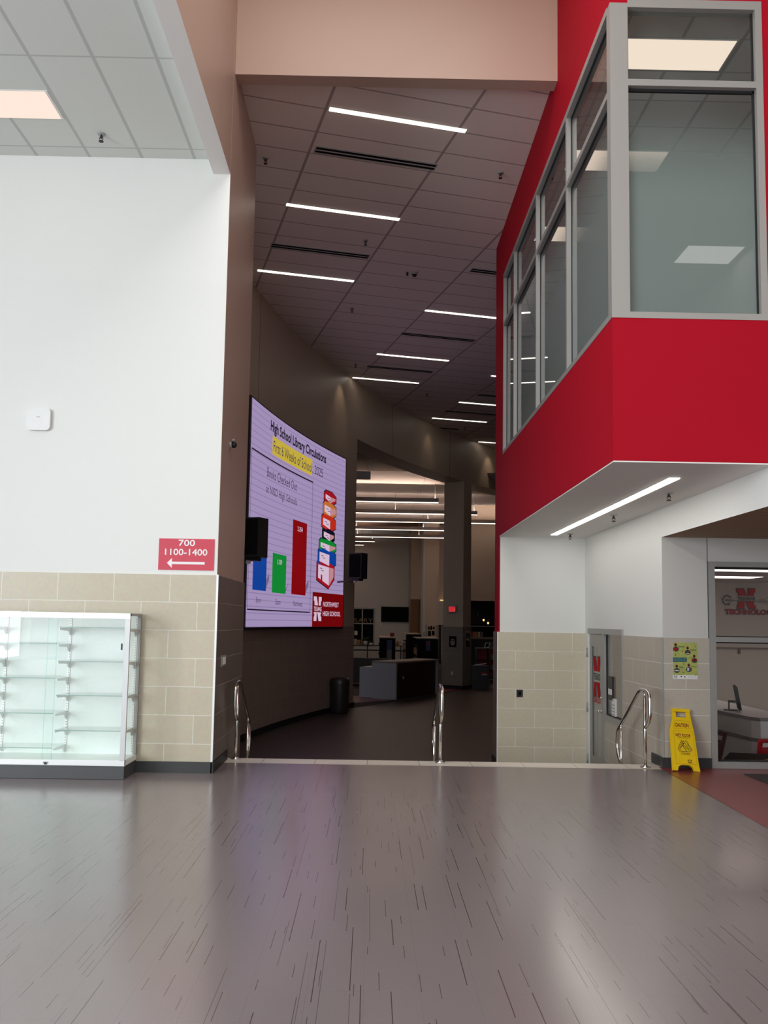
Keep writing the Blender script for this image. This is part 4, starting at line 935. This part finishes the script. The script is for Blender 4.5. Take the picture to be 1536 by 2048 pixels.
text(mb, '1,129', (1.89, 1.25, 2.19, 1.36), SL(3), 'scr_white', bold=.01); text(mb, '2,354', (3.18, 2.05, 3.52, 2.17), SL(3), 'scr_white', bold=.01); text(mb, '1,537', (.62, 1.52, .92, 1.63), SL(3), 'scr_white', bold=.01)
text(mb, 'Byron', (.58, .43, .90, .56), SL(2), 'scr_thin'); text(mb, 'Eaton', (1.84, .45, 2.17, .56), SL(2), 'scr_thin'); text(mb, 'Northwest', (3.01, .44, 3.63, .56), SL(2), 'scr_thin')
rect(4.32, 0, W_-.02, .79, 'scr_redbox', 1)
block_n(mb, (4.40, .13, 4.95, .69), SL(2), 'scr_white'); text(mb, 'TEXANS', (4.41, .35, 4.93, .46), SL(3), 'scr_white', bold=.02); rect(4.40, .305, 4.93, .325, 'scr_white', 2)
text(mb, 'NORTHWEST', (5.04, .47, 6.12, .585), SL(2), 'scr_white', bold=.012); text(mb, 'HIGH SCHOOL', (5.03, .25, 6.24, .365), SL(2), 'scr_white', bold=.012)
# stack of books, drawn flat on the screen
bk = [(3.20, 2.92, 4.95, 5.80, 'scr_crimson', 0), (2.94, 2.60, 4.90, 5.82, 'scr_orange', 0), (2.62, 2.28, 4.82, 5.80, 'scr_vermil', 1), (2.30, 2.00, 4.88, 5.74, 'scr_navy', 0), (2.03, 1.74, 4.68, 5.86, 'scr_green', 0), (1.80, 1.40, 4.62, 5.86, 'scr_blue', 1), (1.50, .93, 4.55, 5.77, 'scr_crimson', 0)]
for z1_, z0_, a, b, col, side in bk:
    m_ = 5.40; dz = .10 if z1_ > 1.6 else .22; e = .02
    out = [(a, z1_-.03), (a+.12, z1_+.03), (m_+.1, z1_+.03), (b, z1_-.06), (b, z0_+dz), (m_, z0_-.03), (a, z0_+dz*.7)]
    poly(mb, [(p[0]+(e if p[0] > m_ else -e), p[1]+(e if p[1] > (z0_+z1_)/2 else -e)) for p in out], SL(1), 'scr_black'); poly(mb, out, SL(2), col)
    poly(mb, [(a+.09, z1_-.06), (m_-.01, z1_-.09), (m_-.01, z0_+.045), (a+.09, z0_+dz*.7+.05)], SL(3), 'scr_white')
    if not side: poly(mb, [(m_+.01, z1_-.09), (b-.07, z1_-.10), (b-.07, z0_+dz+.04), (m_+.01, z0_+.05)], SL(3), 'scr_pink')
    for q in range(2): line2(mb, (a+.2+.1*q, z1_-.14-.05*q), (a+.36+.1*q, z1_-.145-.05*q), .014, SL(4), 'scr_black')
poly(mb, [(4.82, 1.22), (4.92, 1.20), (4.92, 1.03), (4.87, 1.08), (4.82, 1.04)], SL(4), 'scr_crimson')
mb.build('display', t, merge=False)

# speakers flanking the screen
def speaker(label, loc, rz, arm):
    t = thing('loudspeaker', label, 'speaker', loc, rz)
    mb = MB(); mb.prism([(-.17, -.15), (.17, -.15), (.20, .10), (.12, .19), (-.12, .19), (-.20, .10)], 0, .60, 'z', 'black'); mb.build('cabinet', t)
    MB().box(-.15, .15, -.157, -.15, .03, .57, 'black_matte').build('grille', t)
    MB().tube([(0, .05, -.03), arm], .02, 'black', 8).box(-.08, .08, -.08, .12, -.05, -.0, 'black').build('mount_arm', t)
    MB().box(-.06, .0, -.10, -.06, -.10, -.05, 'plastic_grey').build('clamp', t)
speaker('black loudspeaker overlapping the lower left of the big screen', (-1.80, 13.7, 2.56), math.radians(-20), (-.9, .35, -.05))
speaker('black loudspeaker on a wall arm just right of the big screen', (-.30, 21.25, 2.62), math.radians(-28), (-.75, .35, -.06))

# ------------------------------------------------------------------ corridor furniture
t = thing('trash_can', 'dark brown round trash can against the curved wall', 'trash can', (-.70, 22.05, LO))
MB().lathe([(0, .0), (.20, .0), (.225, .05), (.235, .66), (.235, .67)], 'bin_brown', n=32).build('body', t)
MB().lathe([(.24, .66), (.245, .70), (.24, .80), (.20, .845), (.13, .85), (.12, .82), (0, .80)], 'bin_brown', n=32).build('lid', t)
t = thing('reception_desk', 'white waterfall reception desk with dark red front panel', 'desk', (0, 0, LO))
a, b, c_, d_ = Vector((.78, 26.0)), Vector((2.19, 28.40)), Vector((.25, 26.60)), Vector((-.27, 26.85))
u_ = (b-a).normalized(); n_ = Vector((-u_.y, u_.x))
def q4(p, s0, s1, n0, n1): return [tuple(p+u_*s0+n_*n0), tuple(p+u_*s1+n_*n0), tuple(p+u_*s1+n_*n1), tuple(p+u_*s0+n_*n1)]
Ld = (b-a).length
MB().prism(q4(a, 0, Ld, 0, .80), 1.03, 1.08, 'z', 'stone_desk').build('countertop', t)
MB().prism(q4(a, 0, .07, 0, .80), .003, 1.03, 'z', 'desk_white').build('end_panel', t)
MB().prism(q4(a, Ld-.07, Ld, 0, .80), .003, 1.03, 'z', 'desk_white').build('end_panel', t)
fpn = MB().prism(q4(a, .07, Ld-.07, .08, .14), .003, 1.03, 'z', 'desk_red').build('front_panel', t)
MB().prism(q4(a, .55, .62, .068, .08), .56, .64, 'z', 'plastic_grey').build('outlet', fpn)
lw = [(-.27, 26.86), (.27, 26.58), (.9, 28.0), (.35, 28.3)]
MB().prism(lw, .003, .88, 'z', 'desk_white').build('low_end', t)
# exit sign and posters on the pier
def jamb(s, z, o=.0):   # point on the pier's face seen head-on (radial direction at 146.25 deg)
    r0 = Vector(cv(146.25, -s)); tdir = Vector((math.sin(math.radians(146.25)), -math.cos(math.radians(146.25))))
    return (r0.x+(-tdir.x)*-o*-1, r0.y+(-tdir.y)*-o*-1, z)
def jp(s, z, o): 
    ra = math.radians(146.25); e = Vector((math.cos(ra), math.sin(ra))); tg = Vector((math.sin(ra), -math.cos(ra)))   # towards larger... camera side
    p = Vector((KX, KY))+e*(KR+s)-tg*0
    # camera side tangent: decreasing y
    tg = -tg if tg.y > 0 else tg
    return (p.x+tg.x*o, p.y+tg.y*o, z)
def jbox(mb, s0, s1, z0, z1, o0, o1, mat):
    f0 = [jp(s0, z0, o1), jp(s1, z0, o1), jp(s1, z1, o1), jp(s0, z1, o1)]; b0 = [jp(s0, z0, o0), jp(s1, z0, o0), jp(s1, z1, o0), jp(s0, z1, o0)]
    mb.face(f0, mat); mb.face(b0, mat)
    for i in range(4): j = (i+1) % 4; mb.face([f0[i], f0[j], b0[j], b0[i]], mat)
t = thing('exit_sign', 'red lit EXIT sign on the pier between the library openings', 'sign')
mb = MB(); jbox(mb, .20, .54, 1.97, 2.20, .02, .08, 'plastic_grey'); mb.build('housing', t)
mb = MB(); jbox(mb, .25, .49, 2.0, 2.17, .08, .083, 'exit_red'); mb.build('face', t)
mb = MB(); text(mb, 'EXIT', (-.47, 2.02, -.27, 2.15), lambda a, b: jp(-a, b, .087), 'black', bold=-.005); mb.build('lettering', t, merge=False)
t = thing('portrait_poster', 'black poster with a pale face on the pier tile', 'poster')
mb = MB(); jbox(mb, .22, .50, .80, 1.17, .016, .02, 'black_matte'); mb.build('sheet', t)
mb = MB(); disc(mb, (-.36, .97), .09, lambda a, b: jp(-a, b, .024), 'shelf_top', 16, .12); disc(mb, (-.33, 1.02), .03, lambda a, b: jp(-a, b, .028), 'dark_brown', 8); disc(mb, (-.40, 1.02), .02, lambda a, b: jp(-a, b, .028), 'dark_brown', 8); mb.build('face_print', t, merge=False)
t = thing('wall_outlet', 'small light outlet low on the pier tile', 'outlet'); mb = MB(); jbox(mb, .34, .41, -.13, -.02, .016, .024, 'library_white'); mb.build('plate', t)
mb = MB()
def fpx(a, z, o): return (*cv(146.2-a*(.9), .012+o), z)
mb.face([fpx(.25, .78, .02), fpx(.78, .78, .02), fpx(.78, 1.36, .02), fpx(.25, 1.36, .02)], 'tan_paint')
for (a0, a1, z0, z1) in ((.3, .42, 1.1, 1.28), (.46, .58, 1.14, 1.3), (.62, .74, 1.08, 1.26), (.3, .5, .8, 1.04), (.55, .75, .8, 1.02)): mb.face([fpx(a0, z0, .026), fpx(a1, z0, .026), fpx(a1, z1, .026), fpx(a0, z1, .026)], 'black_matte')
tag(mb.build('photo_poster', merge=False), 'tan poster with dark photos on the narrow face of the pier', 'poster')
# second can with paper tray
t = thing('trash_can', 'grey recycling bin with wire ring and red sticker beside the pier', 'trash can', (3.82, 31.1, LO))
MB().box(-.30, .28, -.22, .22, 0, .78, 'bin_grey').build('body', t); MB().tube([(.22*math.cos(i*math.pi/10), .15*math.sin(i*math.pi/10), .82+.03*math.cos(i*math.pi/10)) for i in range(20)]+[(.22, 0, .85)], .008, 'plastic_white', 6).build('ring', t)
mb = MB(); mb.prism([(-.02, .47), (.24, .47), (.24, .52), (.11, .60), (-.02, .52)], -.225, -.22, 'y', 'chair_red'); mb.box(.03, .2, -.23, -.225, .46, .51, 'vinyl_pale'); mb.build('sticker', t)

# ------------------------------------------------------------------ library furniture and fittings
def lib_pendant(label, x0, x1, y, z=5.98):
    t = thing('linear_pendant_light', label, 'light', ((x0+x1)/2, y, z)); h = (x1-x0)/2
    MB().box(-h, h, -.05, -.042, .02, .17, 'grey_wall').box(-h, h, .042, .05, .02, .17, 'grey_wall').box(-h, -h+.01, -.042, .042, .02, .17, 'grey_wall').box(h-.01, h, -.042, .042, .02, .17, 'grey_wall').box(-h, h, -.042, .042, .02, .03, 'grey_wall').build('housing', t)
    MB().box(-h, h, -.05, .05, 0, .02, 'led_lib').build('diffuser', t); MB().box(-h+.02, h-.02, -.041, .041, .158, .162, 'led_up').build('uplight', t)
    for x in ([h-.12] + [h-.12-3.2*k for k in range(1, int(2*h/3.2)+1)]): MB().cyl(x, 0, .17, 1.0, .008, 'plastic_grey', n=6).build('cable', t)
t = thing('linear_pendant_light', 'unlit dark pendant bar end at the upper left of the first library opening', 'light', (-1.5, 27.7, 6.02)); MB().box(-1.5, 1.45, -.08, .08, 0, .24, 'grey_wall').build('housing', t); MB().cyl(1.38, 0, .24, .98, .008, 'plastic_grey', n=6).build('cable', t)
for x0, x1, y, lb in ((-6, 2.44, 32.7, 'nearest lit library pendant bar, ending in the middle of the first opening'), (-6, 4.28, 36.2, 'second lit library pendant bar, its end showing at the right edge of the pier'), (-6, 9, 39.3, 'third lit library pendant bar counted from the top'),
                      (-6, 9, 42.7, 'fourth lit library pendant bar, crossing both openings'), (-6, 9, 46.5, 'fifth lit library pendant bar in front of the columns'), (-6, .19, 49.3, 'short pendant bar second from the bottom at the left'), (-6, -.43, 51.7, 'lowest and shortest library pendant bar at the left'), (4, 11, 50.8, 'lowest pendant bar in the second opening')):
    lib_pendant(lb, x0, x1, y)
t = thing('television', 'black wall television beside the library window', 'television', (1.47, WY, 2.06))
MB().bbox(-.80, .80, -.10, -.03, -.44, .44, .02, 'black_matte').build('screen', t); MB().box(-.2, .2, -.03, 0, -.15, .15, 'black').build('wall_mount', t)
tag(MB().bbox(.60, .74, WY-.04, WY, 1.38, 1.55, .02, 'plastic_white').build('thermostat'), 'small white thermostat under the television', 'thermostat')
mb = MB(); vs_ = text; text(mb, 'LIBRARY', (-1.55, 1.54, .20, 1.80), lambda a, b: (a, WY-.06, b), 'gold_letters', bold=.015)
o = mb.build('letter_sign', merge=False); md = o.modifiers.new('s', 'SOLIDIFY'); md.thickness = .03; tag(o, 'tan LIBRARY letters standing on the window rail', 'sign')
tag(MB().box(-.88, -.70, WY-.06, WY-.04, .82, 1.06, 'paper').build('paper_notice'), 'white paper taped to the lower window pane', 'notice')
# console tables along the back wall
def console(label, x0, x1, y=51.6):
    t = thing('console_table', label, 'table', ((x0+x1)/2, y, LO)); h = (x1-x0)/2
    MB().box(-h, h, -.2, .2, .84, .88, 'black').build('tabletop', t); MB().box(-h, h, -.18, .18, .55, .63, 'black').build('rail', t)
    for x in [-h+.05, h-.05, 0]: MB().box(x-.03, x+.03, -.03, .03, 0, .84, 'black').build('leg', t)
console('long black console table under the library window', -1.1, .9); console('black console table right of the dark shelf end', 1.0, 2.6)
def clutter(name, label, x, y, z, w_, h, mat, cat, kind='box'):
    t = thing(name, label, cat, (x, y, z))
    if kind == 'book': MB().box(-w_/2, w_/2, -.02, .02, 0, h, mat).build('cover', t); MB().box(-w_/2+.01, w_/2-.01, -.016, .016, h, h+.004, 'paper').build('pages', t)
    elif kind == 'pot':
        MB().lathe([(0, 0), (w_*.35, 0), (w_*.5, h*.4), (w_*.4, h*.5)], 'plastic_white', n=12).build('pot', t)
        mb = MB()
        for i in range(9):
            a = i*.7; mb.tube([(0, 0, h*.45), (w_*.3*math.cos(a), w_*.3*math.sin(a), h*.8), (w_*.8*math.cos(a), w_*.8*math.sin(a), h*(.9+.1*math.sin(i)))], .015, 'green_plant', 5)
        mb.build('leaves', t)
    elif kind == 'teapot': MB().lathe([(0, 0), (w_*.35, .02), (w_*.45, h*.4), (w_*.3, h*.8), (0, h)], mat, n=14).build('body', t); MB().tube([(w_*.4, 0, h*.7), (w_*.75, 0, h*.8), (w_*.7, 0, h*.35), (w_*.42, 0, h*.25)], .012, mat, 6).build('handle', t)
clutter('picture_book', 'pale picture book propped at the left of the console table', -.82, 51.55, .28, .22, .34, 'book_cream', 'book', 'book')
clutter('picture_book', 'brown toned book propped next to the pale one', -.60, 51.6, .28, .20, .28, 'book_tan', 'book', 'book')
clutter('potted_plant', 'small plant in a white round pot on the console', -.22, 51.5, .28, .26, .46, 'green_plant', 'plant', 'pot')
clutter('potted_plant', 'low light green plant at the right end of the console', .08, 51.5, .28, .24, .26, 'green_plant', 'plant', 'pot')
clutter('teapot', 'brown jug with handle on the right console table', 1.60, 51.5, .28, .26, .28, 'book_tan', 'jug', 'teapot')
clutter('picture_book', 'red and white book standing on the first dark bookcase', .92, 36.6, 1.02, .17, .16, 'book_red', 'book', 'book')
# bookcases
def bookcase(label, x0, x1, y0, y1, h, poster=None):
    t = thing('bookcase', label, 'bookcase', (x0, y0, LO)); w_, d_ = x1-x0, y1-y0
    MB().box(-.02, w_+.02, -.02, d_, h, h+.03, 'shelf_top').build('top', t)
    MB().box(0, w_, 0, .03, 0, h, 'black_matte').build('end_panel', t)
    MB().box(w_*.45, w_*.55, .03, d_, 0, h, 'black_matte').build('divider', t)
    for k in range(4): MB().box(0, w_, .03, d_, .08+k*h/4, .10+k*h/4, 'black_matte').build('shelf', t)
    if poster:
        px_, w2, z0, z1, mats_ = poster; mb = MB().box(px_, px_+w2, -.008, -.002, z0, (z0+z1)/2, mats_[0]).box(px_, px_+w2, -.008, -.002, (z0+z1)/2, z1, mats_[1]); mb.build('end_poster', t)
    return t
bookcase('black bookcase end with a two part poster, beyond the reception desk', .40, 1.04, 36, 40, 1.57, (.30, .20, .72, 1.5, ('book_grey', 'book_blue')))
bookcase('low wide black bookcase with books on its long side', 1.90, 2.74, 36, 39, 1.57, (.35, .18, 1.1, 1.5, ('book_blue', 'book_plum')))
bookcase('black bookcase behind the wide one, filled with dark books', 1.62, 2.3, 40, 44, 1.68)
# books on the long left side of the second bookcases
random.seed(11)
cols = ['book_grey', 'book_red', 'book_blue', 'book_cream', 'book_tan', 'book_plum']
bn = 0
for (xs, ya, yb, zz) in ((1.905, 36.05, 38.9, (.51, .90, 1.29)), (1.625, 40.05, 43.9, (.53, .94, 1.36))):
    for z in zz[1:]:
        y = ya
        while y < yb:
            w_ = random.uniform(.12, .2); hh = random.uniform(.2, .27)
            o = MB().box(xs, xs+.15, y, y+w_-.015, LO+z-.39+.0, LO+z-.39+hh, random.choice(cols)).build('shelved_book')
            tag(o, 'dark spined book on the side shelves of the %s black bookcase' % ('wide' if xs > 1.8 else 'rear'), 'book', 'books on the side shelves of the %s black bookcase' % ('wide' if xs > 1.8 else 'rear')); y += w_; bn += 1
# dark furniture left behind the desk
t = thing('sofa', 'dark red brown sofa back behind the reception desk', 'sofa', (-.25, 31.5, LO)); MB().bbox(-.6, 1.0, 0, .3, .1, .95, .08, 'dark_brown').build('backrest', t); MB().bbox(-.6, 1.0, .3, .9, .1, .45, .06, 'dark_brown').build('seat', t)
t = thing('magazine_rack', 'tall black rack at the left edge of the library opening', 'rack', (-.62, 27.5, LO)); MB().box(-.2, .14, 0, .4, 0, 1.7, 'black_matte').build('frame', t)
for k in range(5): MB().box(-.15, .13, -.02, 0, .3+.25*k, .42+.25*k, random.choice(['book_cream', 'book_red', 'book_grey'])).build('magazine', t)
t = thing('photo_poster', 'poster with dark photos on the tan tiled column', 'poster', (3.06, 47.98, .84)); MB().box(0, .44, -.01, 0, 0, .66, 'tan_paint').build('sheet', t)
MB().box(.04, .14, -.014, -.01, .4, .56, 'black_matte').box(.17, .27, -.014, -.01, .38, .6, 'black_matte').box(.3, .4, -.014, -.01, .42, .56, 'black_matte').box(.04, .2, -.014, -.01, .06, .34, 'black_matte').box(.24, .4, -.014, -.01, .1, .34, 'black_matte').build('photos', t)
tag(MB().box(2.87, 2.95, 48.17, 48.2, .9, 1.12, 'plastic_grey').build('fire_alarm_pull'), 'small device on the white edge of the column', 'switch')
t = thing('downlight', 'small round lit downlight in the recess right of the tan column', 'light', (3.95, 49.2, 2.86)); MB().cyl(0, 0, -.04, 0, .14, 'bulb').build('lens', t)
# second opening: bulbs, counter, books, red bookcases
for x, z, lit, lb in ((4.86, 1.94, 0, 'dark pendant lamp in the alcove, leftmost of three'), (5.10, 1.77, 1, 'glowing pendant bulb in the alcove, middle of three'), (5.30, 1.64, 1, 'glowing pendant bulb in the alcove nearest the red wall')):
    t = thing('pendant_bulb', lb, 'light', (x, 40.4, z)); MB().cyl(0, 0, .10, 2.62-z, .006, 'black', n=6).build('cord', t); MB().lathe([(.0, .15), (.035, .14), (.045, .06), (.045, .04)], 'black', n=12).build('socket', t)
    MB().lathe([(0, -.06), (.03, -.045), (.045, 0), (.03, .05), (.02, .07)], 'bulb' if lit else 'black', n=12).build('bulb', t)
t = thing('serving_counter', 'pale counter with shelf in the second library opening', 'counter', (4.1, 38.6, LO)); MB().box(0, 4, 0, .6, 1.55, 1.63, 'stone_desk').build('countertop', t); MB().box(0, 4, .05, .6, 0, 1.55, 'black').build('body', t); MB().box(0, 4, .35, .45, 2.08, 2.11, 'plastic_grey').build('upper_shelf', t)
for i, (x, c_) in enumerate(((4.35, 'book_red'), (4.45, 'book_tan'), (4.55, 'book_tan'), (4.66, 'book_cream'), (4.78, 'book_grey'))):
    tag(MB().box(x, x+.085, 38.75, 38.8, LO+1.635, LO+1.635+.22, c_).build('picture_book'), ['dark red book at the left of the row on the pale counter', 'tan book beside the red one on the pale counter', 'tan book in the middle of the counter row', 'cream book right of the tan ones on the counter', 'dark grey book at the right end of the counter row'][i], 'book')
t = thing('bookcase', 'red backed bookcase with display tops behind the grey bin', 'bookcase', (4.15, 35.0, LO)); MB().box(0, 2, 0, .5, 1.24, 1.28, 'stone_desk').build('top', t); MB().box(.0, 2, .4, .45, .1, 1.24, 'chair_red').build('back_panel', t)
for x in (0, .44, .95): MB().box(x, x+.03, 0, .45, 0, 1.24, 'dark_brown').build('side', t)
for z in (.1, .42, .80): MB().box(0, 2, 0, .45, z, z+.025, 'dark_brown').build('shelf', t)
for i, (x, z) in enumerate(((4.66, .83), (4.74, .83), (4.68, .45), (4.76, .45), (4.70, .13))):
    tag(MB().box(x, x+.06, 35.02, 35.06, LO+z, LO+z+.2, 'book_cream' if i % 2 else 'book_grey').build('picture_book'), ['grey book on the upper shelf of the red bookcase', 'cream book on the upper shelf of the red bookcase', 'grey book on the middle shelf of the red bookcase', 'cream book on the middle shelf of the red bookcase', 'grey book on the lowest shelf of the red bookcase'][i], 'book')
t = thing('display_easel', 'black and white picture frame leaning on the red bookcase', 'picture', (4.5, 35.2, LO+1.28)); mb = MB(); mb.prism([(-.04, 0), (.16, 0), (.22, .2), (.02, .2)], -.01, .01, 'y', 'library_white'); mb.build('frame', t); mb = MB(); mb.prism([(.0, .03), (.13, .03), (.17, .17), (.05, .17)], -.014, -.01, 'y', 'black_matte'); mb.build('picture', t)
t = thing('display_easel', 'dark round topped picture right of the white frame', 'picture', (4.86, 35.3, LO+1.28)); MB().cyl(0, .12, -.01, .01, .12, 'book_grey', axis='y').build('disc', t); MB().cyl(0, .11, -.014, -.01, .07, 'book_plum', axis='y').build('picture', t)
